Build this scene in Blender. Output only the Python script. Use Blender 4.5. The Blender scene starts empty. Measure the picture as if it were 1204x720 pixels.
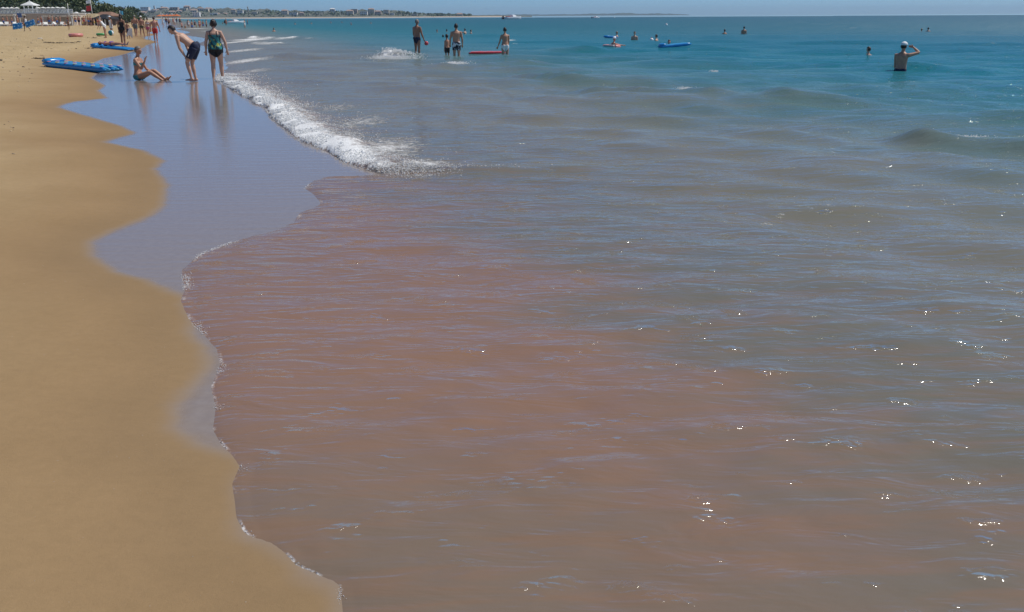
import bpy, math, random
import numpy as np
from mathutils import Vector, Matrix, Quaternion

# ------------------------------------------------------------------ camera, sky, sun, exposure
S = bpy.context.scene
COL = S.collection
CAM_H, FPX, PITCH, ROLL = 1.70, 1050.0, math.radians(18.02), math.radians(0.31)
SUN_AZ, SUN_EL = math.radians(70), math.radians(58)          # azimuth clockwise from the view axis (+Y)

_F = Vector((0, math.cos(PITCH), -math.sin(PITCH)))
_R0 = Vector((1, 0, 0)); _U0 = Vector((0, math.sin(PITCH), math.cos(PITCH)))
_R = _R0 * math.cos(ROLL) - _U0 * math.sin(ROLL)
_U = _U0 * math.cos(ROLL) + _R0 * math.sin(ROLL)
cd = bpy.data.cameras.new('camera'); cam = bpy.data.objects.new('camera', cd); COL.objects.link(cam)
cd.sensor_width = 36; cd.lens = FPX / 1204 * 36; cd.clip_start = 0.05; cd.clip_end = 40000
M4 = Matrix.Identity(4)
for i in range(3):
    M4[i][0] = _R[i]; M4[i][1] = _U[i]; M4[i][2] = -_F[i]
M4[2][3] = CAM_H
cam.matrix_world = M4
S.camera = cam

W = bpy.data.worlds.new('World'); S.world = W; W.use_nodes = True
wn = W.node_tree
sky = wn.nodes.new('ShaderNodeTexSky'); sky.sky_type = 'NISHITA'; sky.sun_disc = False
sky.sun_elevation = SUN_EL; sky.sun_rotation = SUN_AZ
sky.air_density = 0.46; sky.dust_density = 0.55; sky.ozone_density = 10.0
bg = wn.nodes['Background']; bg.inputs['Strength'].default_value = 0.110
tint = wn.nodes.new('ShaderNodeMix'); tint.data_type = 'RGBA'; tint.blend_type = 'MULTIPLY'; tint.inputs[0].default_value = 1.0
tint.inputs[7].default_value = (.80, .99, 1.0, 1)          # cooler, clearer blue over the whole sky
wn.links.new(sky.outputs[0], tint.inputs[6]); wn.links.new(tint.outputs[2], bg.inputs[0])

sd_ = bpy.data.lights.new('sun', 'SUN'); sd_.energy = 3.2; sd_.angle = math.radians(0.53); sd_.color = (1, 0.95, 0.87)
sun = bpy.data.objects.new('sun', sd_); COL.objects.link(sun)
sdir = Vector((math.sin(SUN_AZ) * math.cos(SUN_EL), math.cos(SUN_AZ) * math.cos(SUN_EL), math.sin(SUN_EL)))
sun.rotation_euler = sdir.to_track_quat('Z', 'Y').to_euler(); sun.location = (60, 40, 80)

S.view_settings.view_transform = 'Standard'; S.view_settings.look = 'None'
S.view_settings.exposure = 0.16; S.view_settings.gamma = 1.0; S.view_settings.use_curve_mapping = False
S.cycles.max_bounces = 6; S.cycles.volume_bounces = 0; S.cycles.transparent_max_bounces = 8
S.cycles.volume_step_rate = 10

rnd = random.Random(11)
rng = np.random.default_rng(7)

# ------------------------------------------------------------------ helpers: placing
def ray(px, py):
    return (_F * FPX + _R * (px - 602) + _U * (360 - py)).normalized()
def at(px, py, D):
    d = ray(px, py); t = D / d.y
    return Vector((0, 0, CAM_H)) + d * t
def on_plane(px, py, z=0.0):
    d = ray(px, py); t = (z - CAM_H) / d.z
    return Vector((0, 0, CAM_H)) + d * t

# ------------------------------------------------------------------ numpy noise
def _hash(ix, iy, seed):
    h = (ix.astype(np.int64) * 374761393 + iy.astype(np.int64) * 668265263 + seed * 974711) & 0x7fffffff
    h = ((h ^ (h >> 13)) * 1274126177) & 0x7fffffff
    return ((h ^ (h >> 16)) & 0xffff) / 65535.0
def vnoise(x, y, seed=0):
    ix = np.floor(x); iy = np.floor(y); fx = x - ix; fy = y - iy
    fx = fx * fx * (3 - 2 * fx); fy = fy * fy * (3 - 2 * fy)
    a = _hash(ix, iy, seed); b = _hash(ix + 1, iy, seed); c = _hash(ix, iy + 1, seed); d = _hash(ix + 1, iy + 1, seed)
    return (a * (1 - fx) + b * fx) * (1 - fy) + (c * (1 - fx) + d * fx) * fy - 0.5
def fbm(x, y, seed=0, o=3):
    r = 0; a = 1.0
    for k in range(o):
        r = r + a * vnoise(x * 2 ** k + 17.3 * k, y * 2 ** k - 9.1 * k, seed + k); a *= 0.5
    return r
def sstep(a, b, x):
    t = np.clip((x - a) / (b - a), 0, 1); return t * t * (3 - 2 * t)

# ------------------------------------------------------------------ shorelines (ground plan, metres)
WET_PX = [(228,362),(225,349),(180,330),(142,319),(114,302),(111,285),(131,274),(172,259),(195,244),(199,217),(184,199),(195,189),
          (172,178),(124,167),(161,157),(142,148),(97,135),(68,126),(86,120),(127,116),(116,107),(124,101),(108,92),(118,84),(104,77),(122,69),(141,65.5),(160,60),(170,56)]
EDGE_PX = [(402,735),(400,712),(397,690),(388,683),(350,668),(335,650),(322,640),(290,628),(281,610),(279,590),(276,570),(285,550),(275,535),
           (262,522),(252,505),(256,480),(250,455),(262,430),(258,410),(240,392),(225,375),(217,354),(221,340),(217,318),(235,300),(280,283),
           (320,272),(345,262),(352,250),(376,240),(366,229),(356,222),(365,213),(385,209),(420,207),(462,207),(432,201),(404,192),(384,178),(352,166),(334,150),(318,138),(312,128),
           (292,117),(272,105),(255,96),(258,88),(268,80),(263,68),(268,57)]
def toplan(L): return [tuple(on_plane(*p)[:2]) for p in L]
wet = toplan(WET_PX); edge = toplan(EDGE_PX)
def straight(y): return -0.375 * y - 1.0
far_y = [60, 68, 77, 86, 96, 108, 121, 136, 152, 170, 190, 215, 250, 300, 360, 430, 520, 640, 800]
wet = wet + [(straight(y) + 0.8 * math.sin(y * .21), y) for y in far_y]
edge = edge + [(straight(y) + 4.0 + 0.9 * math.sin(y * .17 + 1), y) for y in far_y]
e0 = edge[0]
near_tail = [(e0[0] + 6.0, e0[1] - 14), (e0[0] + 1.5, e0[1] - 3.0), (e0[0] + .45, e0[1] - .9), (e0[0] + .12, e0[1] - .22)]
edge = near_tail + edge
# the damp line follows the water's edge in the foreground, a hand's breadth inland
fore = [(x + 0.06, y) for (x, y) in near_tail] + [(p[0] + 0.02 * p[1], p[1]) for p in toplan(EDGE_PX[:13])] + \
       toplan([(242,520),(214,500),(212,478),(238,452),(253,430),(250,410),(233,392)])
wet = fore + wet
WETP = np.array(wet); EDGEP = np.array(edge)

def seg_dist(P, L, chunk=40000):
    out = np.empty(len(P)); A = L[:-1]; Bv = L[1:] - L[:-1]; bb = (Bv ** 2).sum(1)
    for i in range(0, len(P), chunk):
        p = P[i:i + chunk]
        px = p[:, 0:1] - A[None, :, 0]; py = p[:, 1:2] - A[None, :, 1]
        t = np.clip((px * Bv[:, 0] + py * Bv[:, 1]) / bb, 0, 1)
        dx = px - t * Bv[:, 0]; dy = py - t * Bv[:, 1]
        out[i:i + chunk] = np.sqrt((dx * dx + dy * dy).min(1))
    return out
def inside(P, poly):
    x, y = P[:, 0], P[:, 1]; c = np.zeros(len(P), bool); n = len(poly); j = n - 1
    for i in range(n):
        xi, yi = poly[i]; xj, yj = poly[j]
        if yi != yj:
            c ^= ((yi > y) != (yj > y)) & (x < (xj - xi) * (y - yi) / (yj - yi) + xi)
        j = i
    return c
def sdist(P, L, side):
    poly = np.vstack([L, [[side * 20000, L[-1][1]], [side * 20000, L[0][1]]]])
    d = seg_dist(P, L); return np.where(inside(P, poly), d, -d)
def d_in(P):                                   # + inland of the damp line
    return sdist(P, WETP, -1)
def d_wat(P):                                  # + inside the water
    d = sdist(P, EDGEP, 1)
    r = np.hypot(P[:, 0], P[:, 1]); k = np.clip(r / 6, .35, 3)
    return d + k * (0.05 * fbm(P[:, 0] * 3.2 / k, P[:, 1] * 3.2 / k, 3, 4))
def s_off(P): return (P[:, 0] + 0.375 * P[:, 1] + 1.0) * 0.936
def sand_z(P, din=None, dw=None):
    if din is None: din = d_in(P)
    if dw is None: dw = d_wat(P)
    up = np.clip(din, 0, None); so = np.clip(s_off(P), 0, None)
    z = 0.36 * (1 - np.exp(-up * .10 / .36)) + 0.006 * sstep(8, 60, up) * up
    dep = np.clip(dw, 0, None)
    z = z - np.minimum(0.018 * dep ** 1.3, 2.5)
    amp = sstep(1.2, 5, up) * 0.08
    z = z + amp * fbm(P[:, 0] * 1.6, P[:, 1] * 1.6, 21, 3) + 0.012 * sstep(.1, 1, up) * fbm(P[:, 0] * .7, P[:, 1] * .7, 5, 2)
    return z
def ground(px, py, water=False):
    d = ray(px, py)
    t = np.geomspace(1.5, 900, 9000)
    X = np.stack([d.x * t, d.y * t], 1); Z = CAM_H + d.z * t
    k = np.nonzero(Z < 0.9)[0]; k0 = max(0, k[0] - 1) if len(k) else len(t) - 2
    X = X[k0:]; Z = Z[k0:]
    st = 6
    h = np.maximum(sand_z(X[::st]), 0)
    c = np.nonzero(Z[::st] <= h)[0]
    i = (c[0] if len(c) else len(h) - 1) * st
    a = max(0, i - st); hh = np.maximum(sand_z(X[a:i + 1]), 0)
    c = np.nonzero(Z[a:i + 1] <= hh)[0]; j = a + (c[0] if len(c) else len(hh) - 1)
    return Vector((X[j, 0], X[j, 1], max(float(hh[j - a]), 0)))

# ------------------------------------------------------------------ helpers: objects
def tag(o, label=None, cat=None, group=None, kind=None):
    if label: o['label'] = label
    if cat: o['category'] = cat
    if group: o['group'] = group
    if kind: o['kind'] = kind
    return o
def link(name, data, parent=None):
    o = bpy.data.objects.new(name, data); COL.objects.link(o)
    if parent is not None: o.parent = parent
    return o
def empty(name, loc=(0, 0, 0), rz=0.0):
    o = link(name, None); o.location = loc; o.rotation_euler = (0, 0, rz); o.empty_display_size = .2
    return o
def copy_tree(o, parent=None):
    c = o.copy(); COL.objects.link(c)
    if parent is not None: c.parent = parent
    for ch in list(o.children): copy_tree(ch, c)
    return c
def mesh_np(name, V, Fq, smooth=True, attrs=None):
    me = bpy.data.meshes.new(name)
    V = np.asarray(V, np.float32); Fq = np.asarray(Fq, np.int32); k = Fq.shape[1]
    me.vertices.add(len(V)); me.vertices.foreach_set('co', V.ravel())
    me.loops.add(Fq.size); me.loops.foreach_set('vertex_index', Fq.ravel())
    me.polygons.add(len(Fq)); me.polygons.foreach_set('loop_start', np.arange(0, Fq.size, k, dtype=np.int32))
    me.polygons.foreach_set('loop_total', np.full(len(Fq), k, np.int32))
    if smooth: me.polygons.foreach_set('use_smooth', np.ones(len(Fq), bool))
    me.update(calc_edges=True); me.validate()
    for n_, a in (attrs or {}).items():
        at_ = me.attributes.new(n_, 'FLOAT', 'POINT'); at_.data.foreach_set('value', np.asarray(a, np.float32))
    return me

class MB:
    def __init__(s): s.v = []; s.f = []
    def add(s, vs, fs):
        o = len(s.v); s.v += [tuple(v) for v in vs]; s.f += [tuple(i + o for i in f) for f in fs]; return s
    def box(s, c, size, rz=0.0, taper=1.0):
        cx, cy, cz = c; a, b, h = size[0] / 2, size[1] / 2, size[2] / 2
        co, si = math.cos(rz), math.sin(rz); vs = []
        for z, k in ((-h, 1), (h, taper)):
            for x, y in ((-a, -b), (a, -b), (a, b), (-a, b)):
                x *= k; y *= k; vs.append((cx + x * co - y * si, cy + x * si + y * co, cz + z))
        return s.add(vs, [(0, 3, 2, 1), (4, 5, 6, 7), (0, 1, 5, 4), (1, 2, 6, 5), (2, 3, 7, 6), (3, 0, 4, 7)])
    def loft(s, pts, ra, rb=None, side=None, n=10, cap=True):
        pts = [Vector(p) for p in pts]; m = len(pts); rb = rb or ra; vs = []; fs = []
        sd = Vector(side) if side is not None else None
        for i, p in enumerate(pts):
            t = (pts[min(i + 1, m - 1)] - pts[max(i - 1, 0)]).normalized()
            if sd is None:
                sd = t.cross(Vector((0, 0, 1)))
                if sd.length < .1: sd = t.cross(Vector((1, 0, 0)))
            u = (sd - t * sd.dot(t)).normalized(); w = t.cross(u)
            for k in range(n):
                a = 2 * math.pi * k / n
                vs.append(p + u * (ra[i] * math.cos(a)) + w * (rb[i] * math.sin(a)))
        for i in range(m - 1):
            for k in range(n):
                k2 = (k + 1) % n
                fs.append((i * n + k, i * n + k2, (i + 1) * n + k2, (i + 1) * n + k))
        if cap:
            fs.append(tuple(range(n - 1, -1, -1))); fs.append(tuple((m - 1) * n + k for k in range(n)))
        return s.add(vs, fs)
    def ball(s, c, r, X=(1, 0, 0), Y=(0, 1, 0), Z=(0, 0, 1), n=12, m=8, fn=None):
        X, Y, Z, c = Vector(X), Vector(Y), Vector(Z), Vector(c); r = (r, r, r) if isinstance(r, (int, float)) else r
        vs = []; fs = []
        for i in range(m + 1):
            th = math.pi * i / m
            for k in range(n):
                a = 2 * math.pi * k / n
                p = [math.sin(th) * math.cos(a), math.sin(th) * math.sin(a), math.cos(th)]
                if fn: p = fn(p)
                vs.append(c + X * p[0] * r[0] + Y * p[1] * r[1] + Z * p[2] * r[2])
        for i in range(m):
            for k in range(n):
                k2 = (k + 1) % n; fs.append((i * n + k, (i + 1) * n + k, (i + 1) * n + k2, i * n + k2))
        return s.add(vs, fs)
    def build(s, name, mat, parent=None, smooth=False):
        me = bpy.data.meshes.new(name); me.from_pydata(s.v, [], s.f); me.validate()
        if smooth:
            me.polygons.foreach_set('use_smooth', [True] * len(me.polygons))
        me.materials.append(mat)
        return link(name, me, parent)

# ------------------------------------------------------------------ helpers: materials
class NT:
    def __init__(s, name):
        s.m = bpy.data.materials.new(name); s.m.use_nodes = True; s.t = s.m.node_tree
        s.p = s.t.nodes['Principled BSDF']
    def n(s, typ, ins=None, **kw):
        nd = s.t.nodes.new('ShaderNode' + typ)
        for k, v in kw.items(): setattr(nd, k, v)
        for k, v in (ins or {}).items(): s.set(nd.inputs[k], v)
        return nd
    def set(s, sock, v):
        if isinstance(v, bpy.types.NodeSocket): s.t.links.new(v, sock)
        elif isinstance(v, bpy.types.Node): s.t.links.new(v.outputs[0], sock)
        else:
            if hasattr(sock, 'default_value') and sock.type == 'RGBA' and len(v) == 3: v = (*v, 1)
            sock.default_value = v
    def math(s, op, a, b=0.0, c=0.0, clamp=False):
        nd = s.n('Math', {0: a, 1: b, 2: c}, operation=op); nd.use_clamp = clamp; return nd.outputs[0]
    def mix(s, f, a, b):
        nd = s.t.nodes.new('ShaderNodeMix'); nd.data_type = 'RGBA'
        s.set(nd.inputs[0], f); s.set(nd.inputs[6], a); s.set(nd.inputs[7], b); return nd.outputs[2]
    def mapr(s, v, a, b, c=0.0, d=1.0, smooth=True):
        nd = s.n('MapRange', {0: v, 1: a, 2: b, 3: c, 4: d}); nd.interpolation_type = 'SMOOTHSTEP' if smooth else 'LINEAR'
        return nd.outputs[0]
    def attr(s, name): return s.n('Attribute', attribute_name=name).outputs['Fac']
    def pos(s, scale=(1, 1, 1), rz=0.0, world=True):
        g = s.n('NewGeometry').outputs['Position'] if world else s.n('TexCoord').outputs['Object']
        return s.n('Mapping', {'Vector': g, 'Scale': scale, 'Rotation': (0, 0, rz)}).outputs[0]
    def noise(s, vec, scale=1.0, detail=2.0, rough=.5, dist=0.0):
        return s.n('TexNoise', {'Vector': vec, 'Scale': scale, 'Detail': detail, 'Roughness': rough, 'Distortion': dist}).outputs['Fac']
    def ramp(s, v, stops):
        nd = s.n('ValToRGB', {0: v}); el = nd.color_ramp.elements
        while len(el) < len(stops): el.new(0.5)
        for e, (p, c) in zip(el, stops): e.position = p; e.color = (*c, 1)
        return nd.outputs[0]
    def bump(s, h, dist, strength=1.0, normal=None):
        nd = s.n('Bump', {'Height': h, 'Distance': dist, 'Strength': strength})
        if normal is not None: s.set(nd.inputs['Normal'], normal)
        return nd.outputs[0]
    def out(s, **kw):
        for k, v in kw.items(): s.set(s.p.inputs[k.replace('_', ' ')], v)
        return s.m
MATS = {}
def mat(name, col, rough=.6, var=.12, scale=6.0, spec=.5, bump=0.0):
    if name in MATS: return MATS[name]
    t = NT(name); v = t.pos(world=False); nz = t.noise(v, scale, 4, .6)
    lo = tuple(c * (1 - var) for c in col); hi = tuple(min(1, c * (1 + var)) for c in col)
    c = t.mix(t.mapr(nz, .3, .7), lo, hi)
    t.out(Base_Color=c, Roughness=rough)
    t.p.inputs['Specular IOR Level'].default_value = spec
    if bump: t.set(t.p.inputs['Normal'], t.bump(nz, bump))
    MATS[name] = t.m
    return t.m

# ================================================================== GROUND AND SEA
dense = np.radians(np.arange(-40, 40.001, .15)); coarse = np.radians(np.arange(41, 86, 1.5))
ANG = np.concatenate([-coarse[::-1], dense, coarse])
def rings(*spec):
    r = [spec[0]]
    for upto, k in spec[1:]:
        while r[-1] < upto: r.append(r[-1] * (1 + k))
    return np.array(r)
def polar(R, A):
    r, a = np.meshgrid(R, A, indexing='ij')
    P = np.stack([(r * np.sin(a)).ravel(), (r * np.cos(a)).ravel()], 1)
    n = len(A); i = np.arange(len(R) - 1)[:, None] * n + np.arange(n - 1)[None, :]
    Q = np.stack([i, i + 1, i + n + 1, i + n], -1).reshape(-1, 4)
    return P, Q, r.ravel()

# ---- beach
Rb = rings(.5, (12, .010), (60, .018), (250, .03), (760, .06))
P, Q, rr = polar(Rb, np.concatenate([-coarse[::-1], dense, coarse]))
di = d_in(P); dw = d_wat(P); Z = sand_z(P, di, dw)
me = mesh_np('beach', np.column_stack([P, Z]), Q, True, {'din': di, 'dwat': dw})
beach = link('beach', me); tag(beach, 'tan sand beach with smooth wet lower slope', 'beach', kind='structure')
t = NT('sand')
din = t.attr('din'); pv = t.pos()
wob = t.math('MULTIPLY_ADD', t.noise(pv, 3.5, 4, .6), .10, -.05)
dd = t.math('ADD', din, wob)
grain = t.noise(pv, 420, 2, .6); patch = t.noise(pv, .9, 5, .6); mid = t.noise(pv, 18, 4, .65)
film = t.mapr(dd, .13, -.08)                       # standing film of water
damp = t.mapr(dd, 3.6, .1)                         # damp, darker sand
dry = t.mix(t.mapr(patch, .3, .7), (.50, .365, .19), (.57, .43, .24))
moist = t.mix(t.mapr(patch, .3, .7), (.325, .212, .105), (.36, .235, .118))
c = t.mix(damp, dry, moist)
c = t.mix(t.math('MULTIPLY', t.mapr(grain, .35, .7), .5), c, t.mix(.5, c, (.16, .10, .055)))
rubble = t.math('MULTIPLY', t.mapr(t.noise(pv, 5.5, 5, .7), .60, .70), t.mapr(dd, 1.5, 5))
c = t.mix(t.math('MULTIPLY', rubble, .6), c, (.17, .115, .07))
wetc = t.mix(t.mapr(mid, .3, .7), (.26, .212, .180), (.29, .240, .205))
c = t.mix(t.math('MULTIPLY', t.mapr(mid, .35, .68), .14), c, (.20, .135, .07))
c = t.mix(t.mapr(dd, .7, 0, 0, .40), c, (.215, .150, .085))
c = t.mix(film, c, wetc)
rough = t.mapr(film, 0, 1, .85, .11)
strk = t.noise(t.pos((1.5, 9, 1), .35), 1.0, 3, .55)
hmix = t.math('MULTIPLY', t.mapr(dd, .0, .25), t.math('ADD', t.math('MULTIPLY', grain, .0018), t.math('MULTIPLY', t.noise(pv, 60, 3, .6), .0015)))
hmix = t.math('ADD', hmix, t.math('MULTIPLY', t.math('MULTIPLY', t.noise(pv, 7, 3, .6), t.mapr(dd, 1.2, 5)), .10))
hmix = t.math('ADD', hmix, t.math('MULTIPLY', strk, .004))
t.out(Base_Color=c, Roughness=rough, Normal=t.bump(hmix, 1.0))
t.p.inputs['IOR'].default_value = 1.40
t.set(t.p.inputs['Specular IOR Level'], t.mapr(film, 0, 1, .10, .6))
me.materials.append(t.m)

# ---- sea
Rw = rings(.5, (62, .0105), (300, .028), (9000, .09))
P, Q, rr = polar(Rw, ANG)
dw = d_wat(P); so = s_off(P)
di = d_in(P)
zs = sand_z(P, di, dw)
step = np.where(rr < 62, .0105, np.where(rr < 300, .028, .09)) * rr
def waves(P, comps, step):
    z = np.zeros(len(P)); nrm = 0
    warp = 1.1 * fbm(P[:, 0] * .45, P[:, 1] * .45, 77, 2)
    for lam, amp, th, ph in comps:
        k = 2 * math.pi / lam
        ok = sstep(3.0, 5.5, lam / step)
        z += ok * amp * np.sin(k * (P[:, 0] * math.sin(th) + P[:, 1] * math.cos(th)) + ph + warp * min(2.2, 1.2 / lam ** .3))
    return z
rippl = [(10 ** rnd.uniform(-.78, -.1), 0, rnd.gauss(-.12, .55), rnd.uniform(0, 6.3)) for _ in range(26)]
rippl = [(l, .0036 * l ** 1.15, th, ph) for l, a, th, ph in rippl]
chop = [(10 ** rnd.uniform(-.1, .85), 0, rnd.gauss(.25, .5), rnd.uniform(0, 6.3)) for _ in range(26)]
chop = [(l, .0060 * l ** .9, th, ph) for l, a, th, ph in chop]
big = [(10 ** rnd.uniform(.8, 1.4), .018, rnd.gauss(.5, .25), rnd.uniform(0, 6.3)) for _ in range(8)]
thick = np.where(dw > 0, .020 * (1 - np.exp(-np.clip(dw, 0, None) / .10)), dw * .3)
gust = .65 + .7 * (fbm(P[:, 0] * .5, P[:, 1] * .22, 51, 3) + .35)
Zw = thick + sstep(.05, .8, dw) * gust * waves(P, rippl, step)
Zw += sstep(2.5, 9, so) * sstep(.3, 3, dw) * waves(P, chop, step) + sstep(12, 40, so) * waves(P, big, step)
FO = np.zeros(len(P))
def ridge(p0, p1, h, w, foam=0.0, curve=0.0):
    """a swell crest from p0 to p1 (photo pixels turned into plan), steep on the shore side"""
    a = np.array(on_plane(*p0)[:2]); b = np.array(on_plane(*p1)[:2]); ab = b - a; L = np.hypot(*ab); u = ab / L
    nrm = np.array([u[1], -u[0]])
    if nrm[1] > 0: nrm = -nrm                                        # towards the beach
    q = P - a; tt = q @ u / L; e = q @ nrm
    e = e + curve * (tt - .5) ** 2 * L + .12 * L * .3 * fbm(P[:, 0] * .5, P[:, 1] * .5, 91, 2)
    env = sstep(-.12, .22, tt) * sstep(1.12, .78, tt) * (.75 + .9 * fbm(P[:, 0] * .8, P[:, 1] * .8, 92, 2))
    prof = np.where(e > 0, np.exp(-(e / (w * .5)) ** 2), np.exp(-(e / (w * 1.3)) ** 2))
    global Zw, FO
    Zw = Zw + h * env * prof
    if foam: FO = np.maximum(FO, foam * env * np.exp(-((e - .15 * w) / (w * .45)) ** 2))
ridge((600, 93), (735, 99), .14, .55)
ridge((670, 108), (1010, 124), .24, .55)
ridge((1050, 168), (1260, 184), .26, .42)
ridge((495, 83), (650, 78), .20, .6)
ridge((430, 206), (700, 200), .055, .25)
ridge((620, 214), (1150, 232), .045, .35)
ridge((850, 250), (1204, 240), .035, .3)
ridge((700, 70), (880, 74), .14, .8); ridge((900, 78), (1204, 86), .18, .8)
ridge((640, 62), (760, 60), .16, 1.0); ridge((940, 58), (1204, 62), .2, 1.0)
ridge((300, 66), (470, 72), .12, .8); ridge((330, 95), (520, 104), .05, .5); ridge((560, 135), (900, 140), .05, .4)
ridge((640, 160), (1000, 165), .05, .35); ridge((420, 130), (620, 127), .04, .4); ridge((700, 46), (1000, 44), .2, 1.6)
ridge((460, 45), (640, 43), .2, 1.6); ridge((280, 45), (372, 47), .22, 1.2, 1.0); ridge((282, 51), (345, 53), .16, 1.0, .9)
# the breaker running up the beach
D_ = np.hypot(P[:, 0], P[:, 1])
bf = toplan([(500,209),(462,207),(432,201),(404,192),(384,178),(352,166),(334,150),(318,138),(312,128),(292,117),(272,105),(255,96),(258,88)])
db = seg_dist(P, np.array(bf)); inb = dw > 0
env = sstep(9.0, 11.5, P[:, 1]) * sstep(29, 24, P[:, 1]) * inb
Zw += env * .09 * np.exp(-((db - .35) / .38) ** 2) * (.8 + .9 * fbm(P[:, 0] * 2.2, P[:, 1] * 2.2, 44, 3))
FO = np.maximum(FO, env * (.80 * np.exp(-(db / .42) ** 2) + .48 * np.exp(-(db / 1.7) ** 2)))
def patch_foam(px, py, hw, hh, st):
    global FO, Zw
    c = on_plane(px, py); D = c.y
    g = np.exp(-((P[:, 0] - c.x) / (hw * D / FPX)) ** 2 - ((P[:, 1] - c.y) / (hh * D * D / (FPX * CAM_H))) ** 2)
    FO = np.maximum(FO, st * g)
for a in [(455,178,60,24,.66),(425,145,50,14,.56),(500,196,46,9,.70),(395,128,44,10,.5),(400,165,40,14,.62),(340,112,40,10,.4),(290,72,22,6,.75),(285,60,20,4,.7),(300,84,22,5,.6),(278,50,14,3,.8),
          (296,47,26,1.6,.9),(340,46,20,1.4,.8),(318,52,26,1.5,.7),(1140,166,34,4,.62),(1112,162,14,2,.8),(806,105,9,1.5,1.0),(535,79,16,2,.95),(545,76,10,3,.5),
          (900,262,60,6,.42),(960,246,60,4,.40),(600,180,70,4,.30),(520,150,60,6,.32),(560,200,40,5,.35),(230,34,16,.5,.9),(245,37,12,.5,.8),(842,85,5,.8,1.0),(1000,33,6,.5,.7),
          (600,48,9,1,.8),(605,52,6,1,.6),(460,68,20,3,1.0)]:
    patch_foam(*a)
ridge((446, 68), (482, 69), .30, .5, 1.0)
lacy = 0 * np.exp(-(np.clip(dw, 0, None) / .018) ** 2) * (rr < 9) * (.35 + 1.3 * np.clip(fbm(P[:, 0] * 2.3, P[:, 1] * 2.3, 66, 2) + .1, 0, 1))
FO = np.maximum(FO, lacy * inb)
Zw = np.maximum(Zw, zs + thick)
keep = (dw[Q].max(1) > -.05 - .02 * rr[Q].min(1))
Q = Q[keep]
used = np.unique(Q); remap = -np.ones(len(P), int); remap[used] = np.arange(len(used))
me = mesh_np('sea', np.column_stack([P, Zw])[used], remap[Q], True, {'so': so[used], 'dwat': dw[used], 'foam': FO[used], 'rad': rr[used]})
sea = link('sea', me); tag(sea, 'shallow sea, reddish brown with stirred sand inshore and teal farther out', 'sea', kind='structure')
SEA_P, SEA_Z, SEA_DW = P, Zw, dw

t = NT('sea_water')
so_ = t.attr('so'); fo_ = t.attr('foam'); rad = t.attr('rad'); pv = t.pos()
big_n = t.noise(t.pos((.35, .8, 1), .2), 1.0, 4, .6)
sw = t.math('ADD', so_, t.math('MULTIPLY', t.math('SUBTRACT', big_n, .5), t.mapr(so_, 0, 30, 3.0, 14.0, False)))
lg = t.math('LOGARITHM', t.math('ADD', t.math('MAXIMUM', sw, 0), 1.0), 2.718)      # ln(1+s)
# suspended sand close in, olive, then clear teal water
body = t.ramp(t.math('DIVIDE', lg, 6.0), [(.0, (.225, .162, .115)), (.17, (.232, .152, .108)), (.205, (.236, .149, .107)), (.24, (.182, .150, .114)), (.28, (.162, .152, .116)), (.315, (.180, .166, .120)), (.355, (.188, .180, .134)), (.40, (.150, .176, .148)),
                                        (.455, (.065, .165, .168)), (.53, (.008, .142, .172)), (.68, (.001, .112, .148)), (1.0, (.001, .082, .125))])
cloud = t.math('MULTIPLY', t.math('MULTIPLY', t.mapr(rad, 3.0, 4.4), t.mapr(rad, 10, 7)), t.mapr(sw, 4.0, 1.8))     # sand stirred up by the last wave
body = t.mix(t.math('MULTIPLY', cloud, t.mapr(big_n, .25, .6, .4, 1.0)), body, (.268, .158, .106))
body = t.mix(t.mapr(rad, 3.6, 2.4, 0, .55), body, (.180, .148, .108))
streak = t.noise(t.pos((1.3, 7.5, 1), .12), 1.0, 4, .6, .4)
body = t.mix(t.math('MULTIPLY', t.mapr(streak, .42, .66), t.mapr(so_, 9, 2, .0, .35)), body, (.28, .150, .080))
fn = t.noise(pv, 9, 5, .7, .6); fn2 = t.noise(pv, 34, 3, .7)
fmask = t.math('ADD', t.math('MULTIPLY', fo_, 1.25), t.math('ADD', t.math('MULTIPLY', t.math('SUBTRACT', fn, .5), 1.9), t.math('MULTIPLY', t.math('SUBTRACT', fn2, .5), .9)))
foam = t.math('MULTIPLY', t.mapr(fmask, .52, 1.25), t.mapr(fo_, .02, .2))
dwa = t.attr('dwat'); lw = t.mapr(rad, 2, 9, .010, .045, False)
lace = t.math('MULTIPLY', t.mapr(t.math('DIVIDE', dwa, lw), 1.0, .35), t.mapr(t.noise(pv, 4.5, 4, .65), .48, .64))
lace = t.math('MULTIPLY', t.math('MULTIPLY', lace, t.mapr(t.noise(pv, 60, 2, .6), .35, .6)), t.mapr(rad, 11, 7, 0, .62))
foam = t.math('MAXIMUM', foam, lace)
col = t.mix(foam, body, (.86, .86, .84))
farr = t.mapr(rad, 8, 120)
rough = t.math('ADD', t.mapr(farr, 0, 1, .07, .30), t.math('MULTIPLY', foam, .55))
h = t.math('MULTIPLY', t.noise(t.pos((2.0, 6.5, 1), .10), 1.0, 3, .55, .6), .024)
h = t.math('ADD', h, t.math('MULTIPLY', t.noise(t.pos((9, 24, 1), -.25), 1.0, 2, .5, .3), .0030))
spk = t.noise(t.pos((32, 42, 1), .2), 1.0, 1, .5, .3)
clus = t.mapr(t.noise(t.pos((3.0, 6.5, 1), -.3), 1.0, 3, .6), .58, .70)
glit = t.math('MULTIPLY', t.math('MULTIPLY', spk, clus), t.mapr(rad, 2, 9, .017, .029))
off = t.mapr(so_, 3, 16)
h = t.math('ADD', h, t.math('MULTIPLY', off, t.math('MULTIPLY', t.noise(t.pos((.8, 2.4, 1), .3), 1.0, 5, .62, .4), .10)))
h = t.math('ADD', h, t.math('MULTIPLY', t.mapr(rad, 30, 150), t.math('MULTIPLY', t.noise(t.pos((.18, .5, 1), .3), 1.0, 5, .6, .4), .9)))
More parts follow.
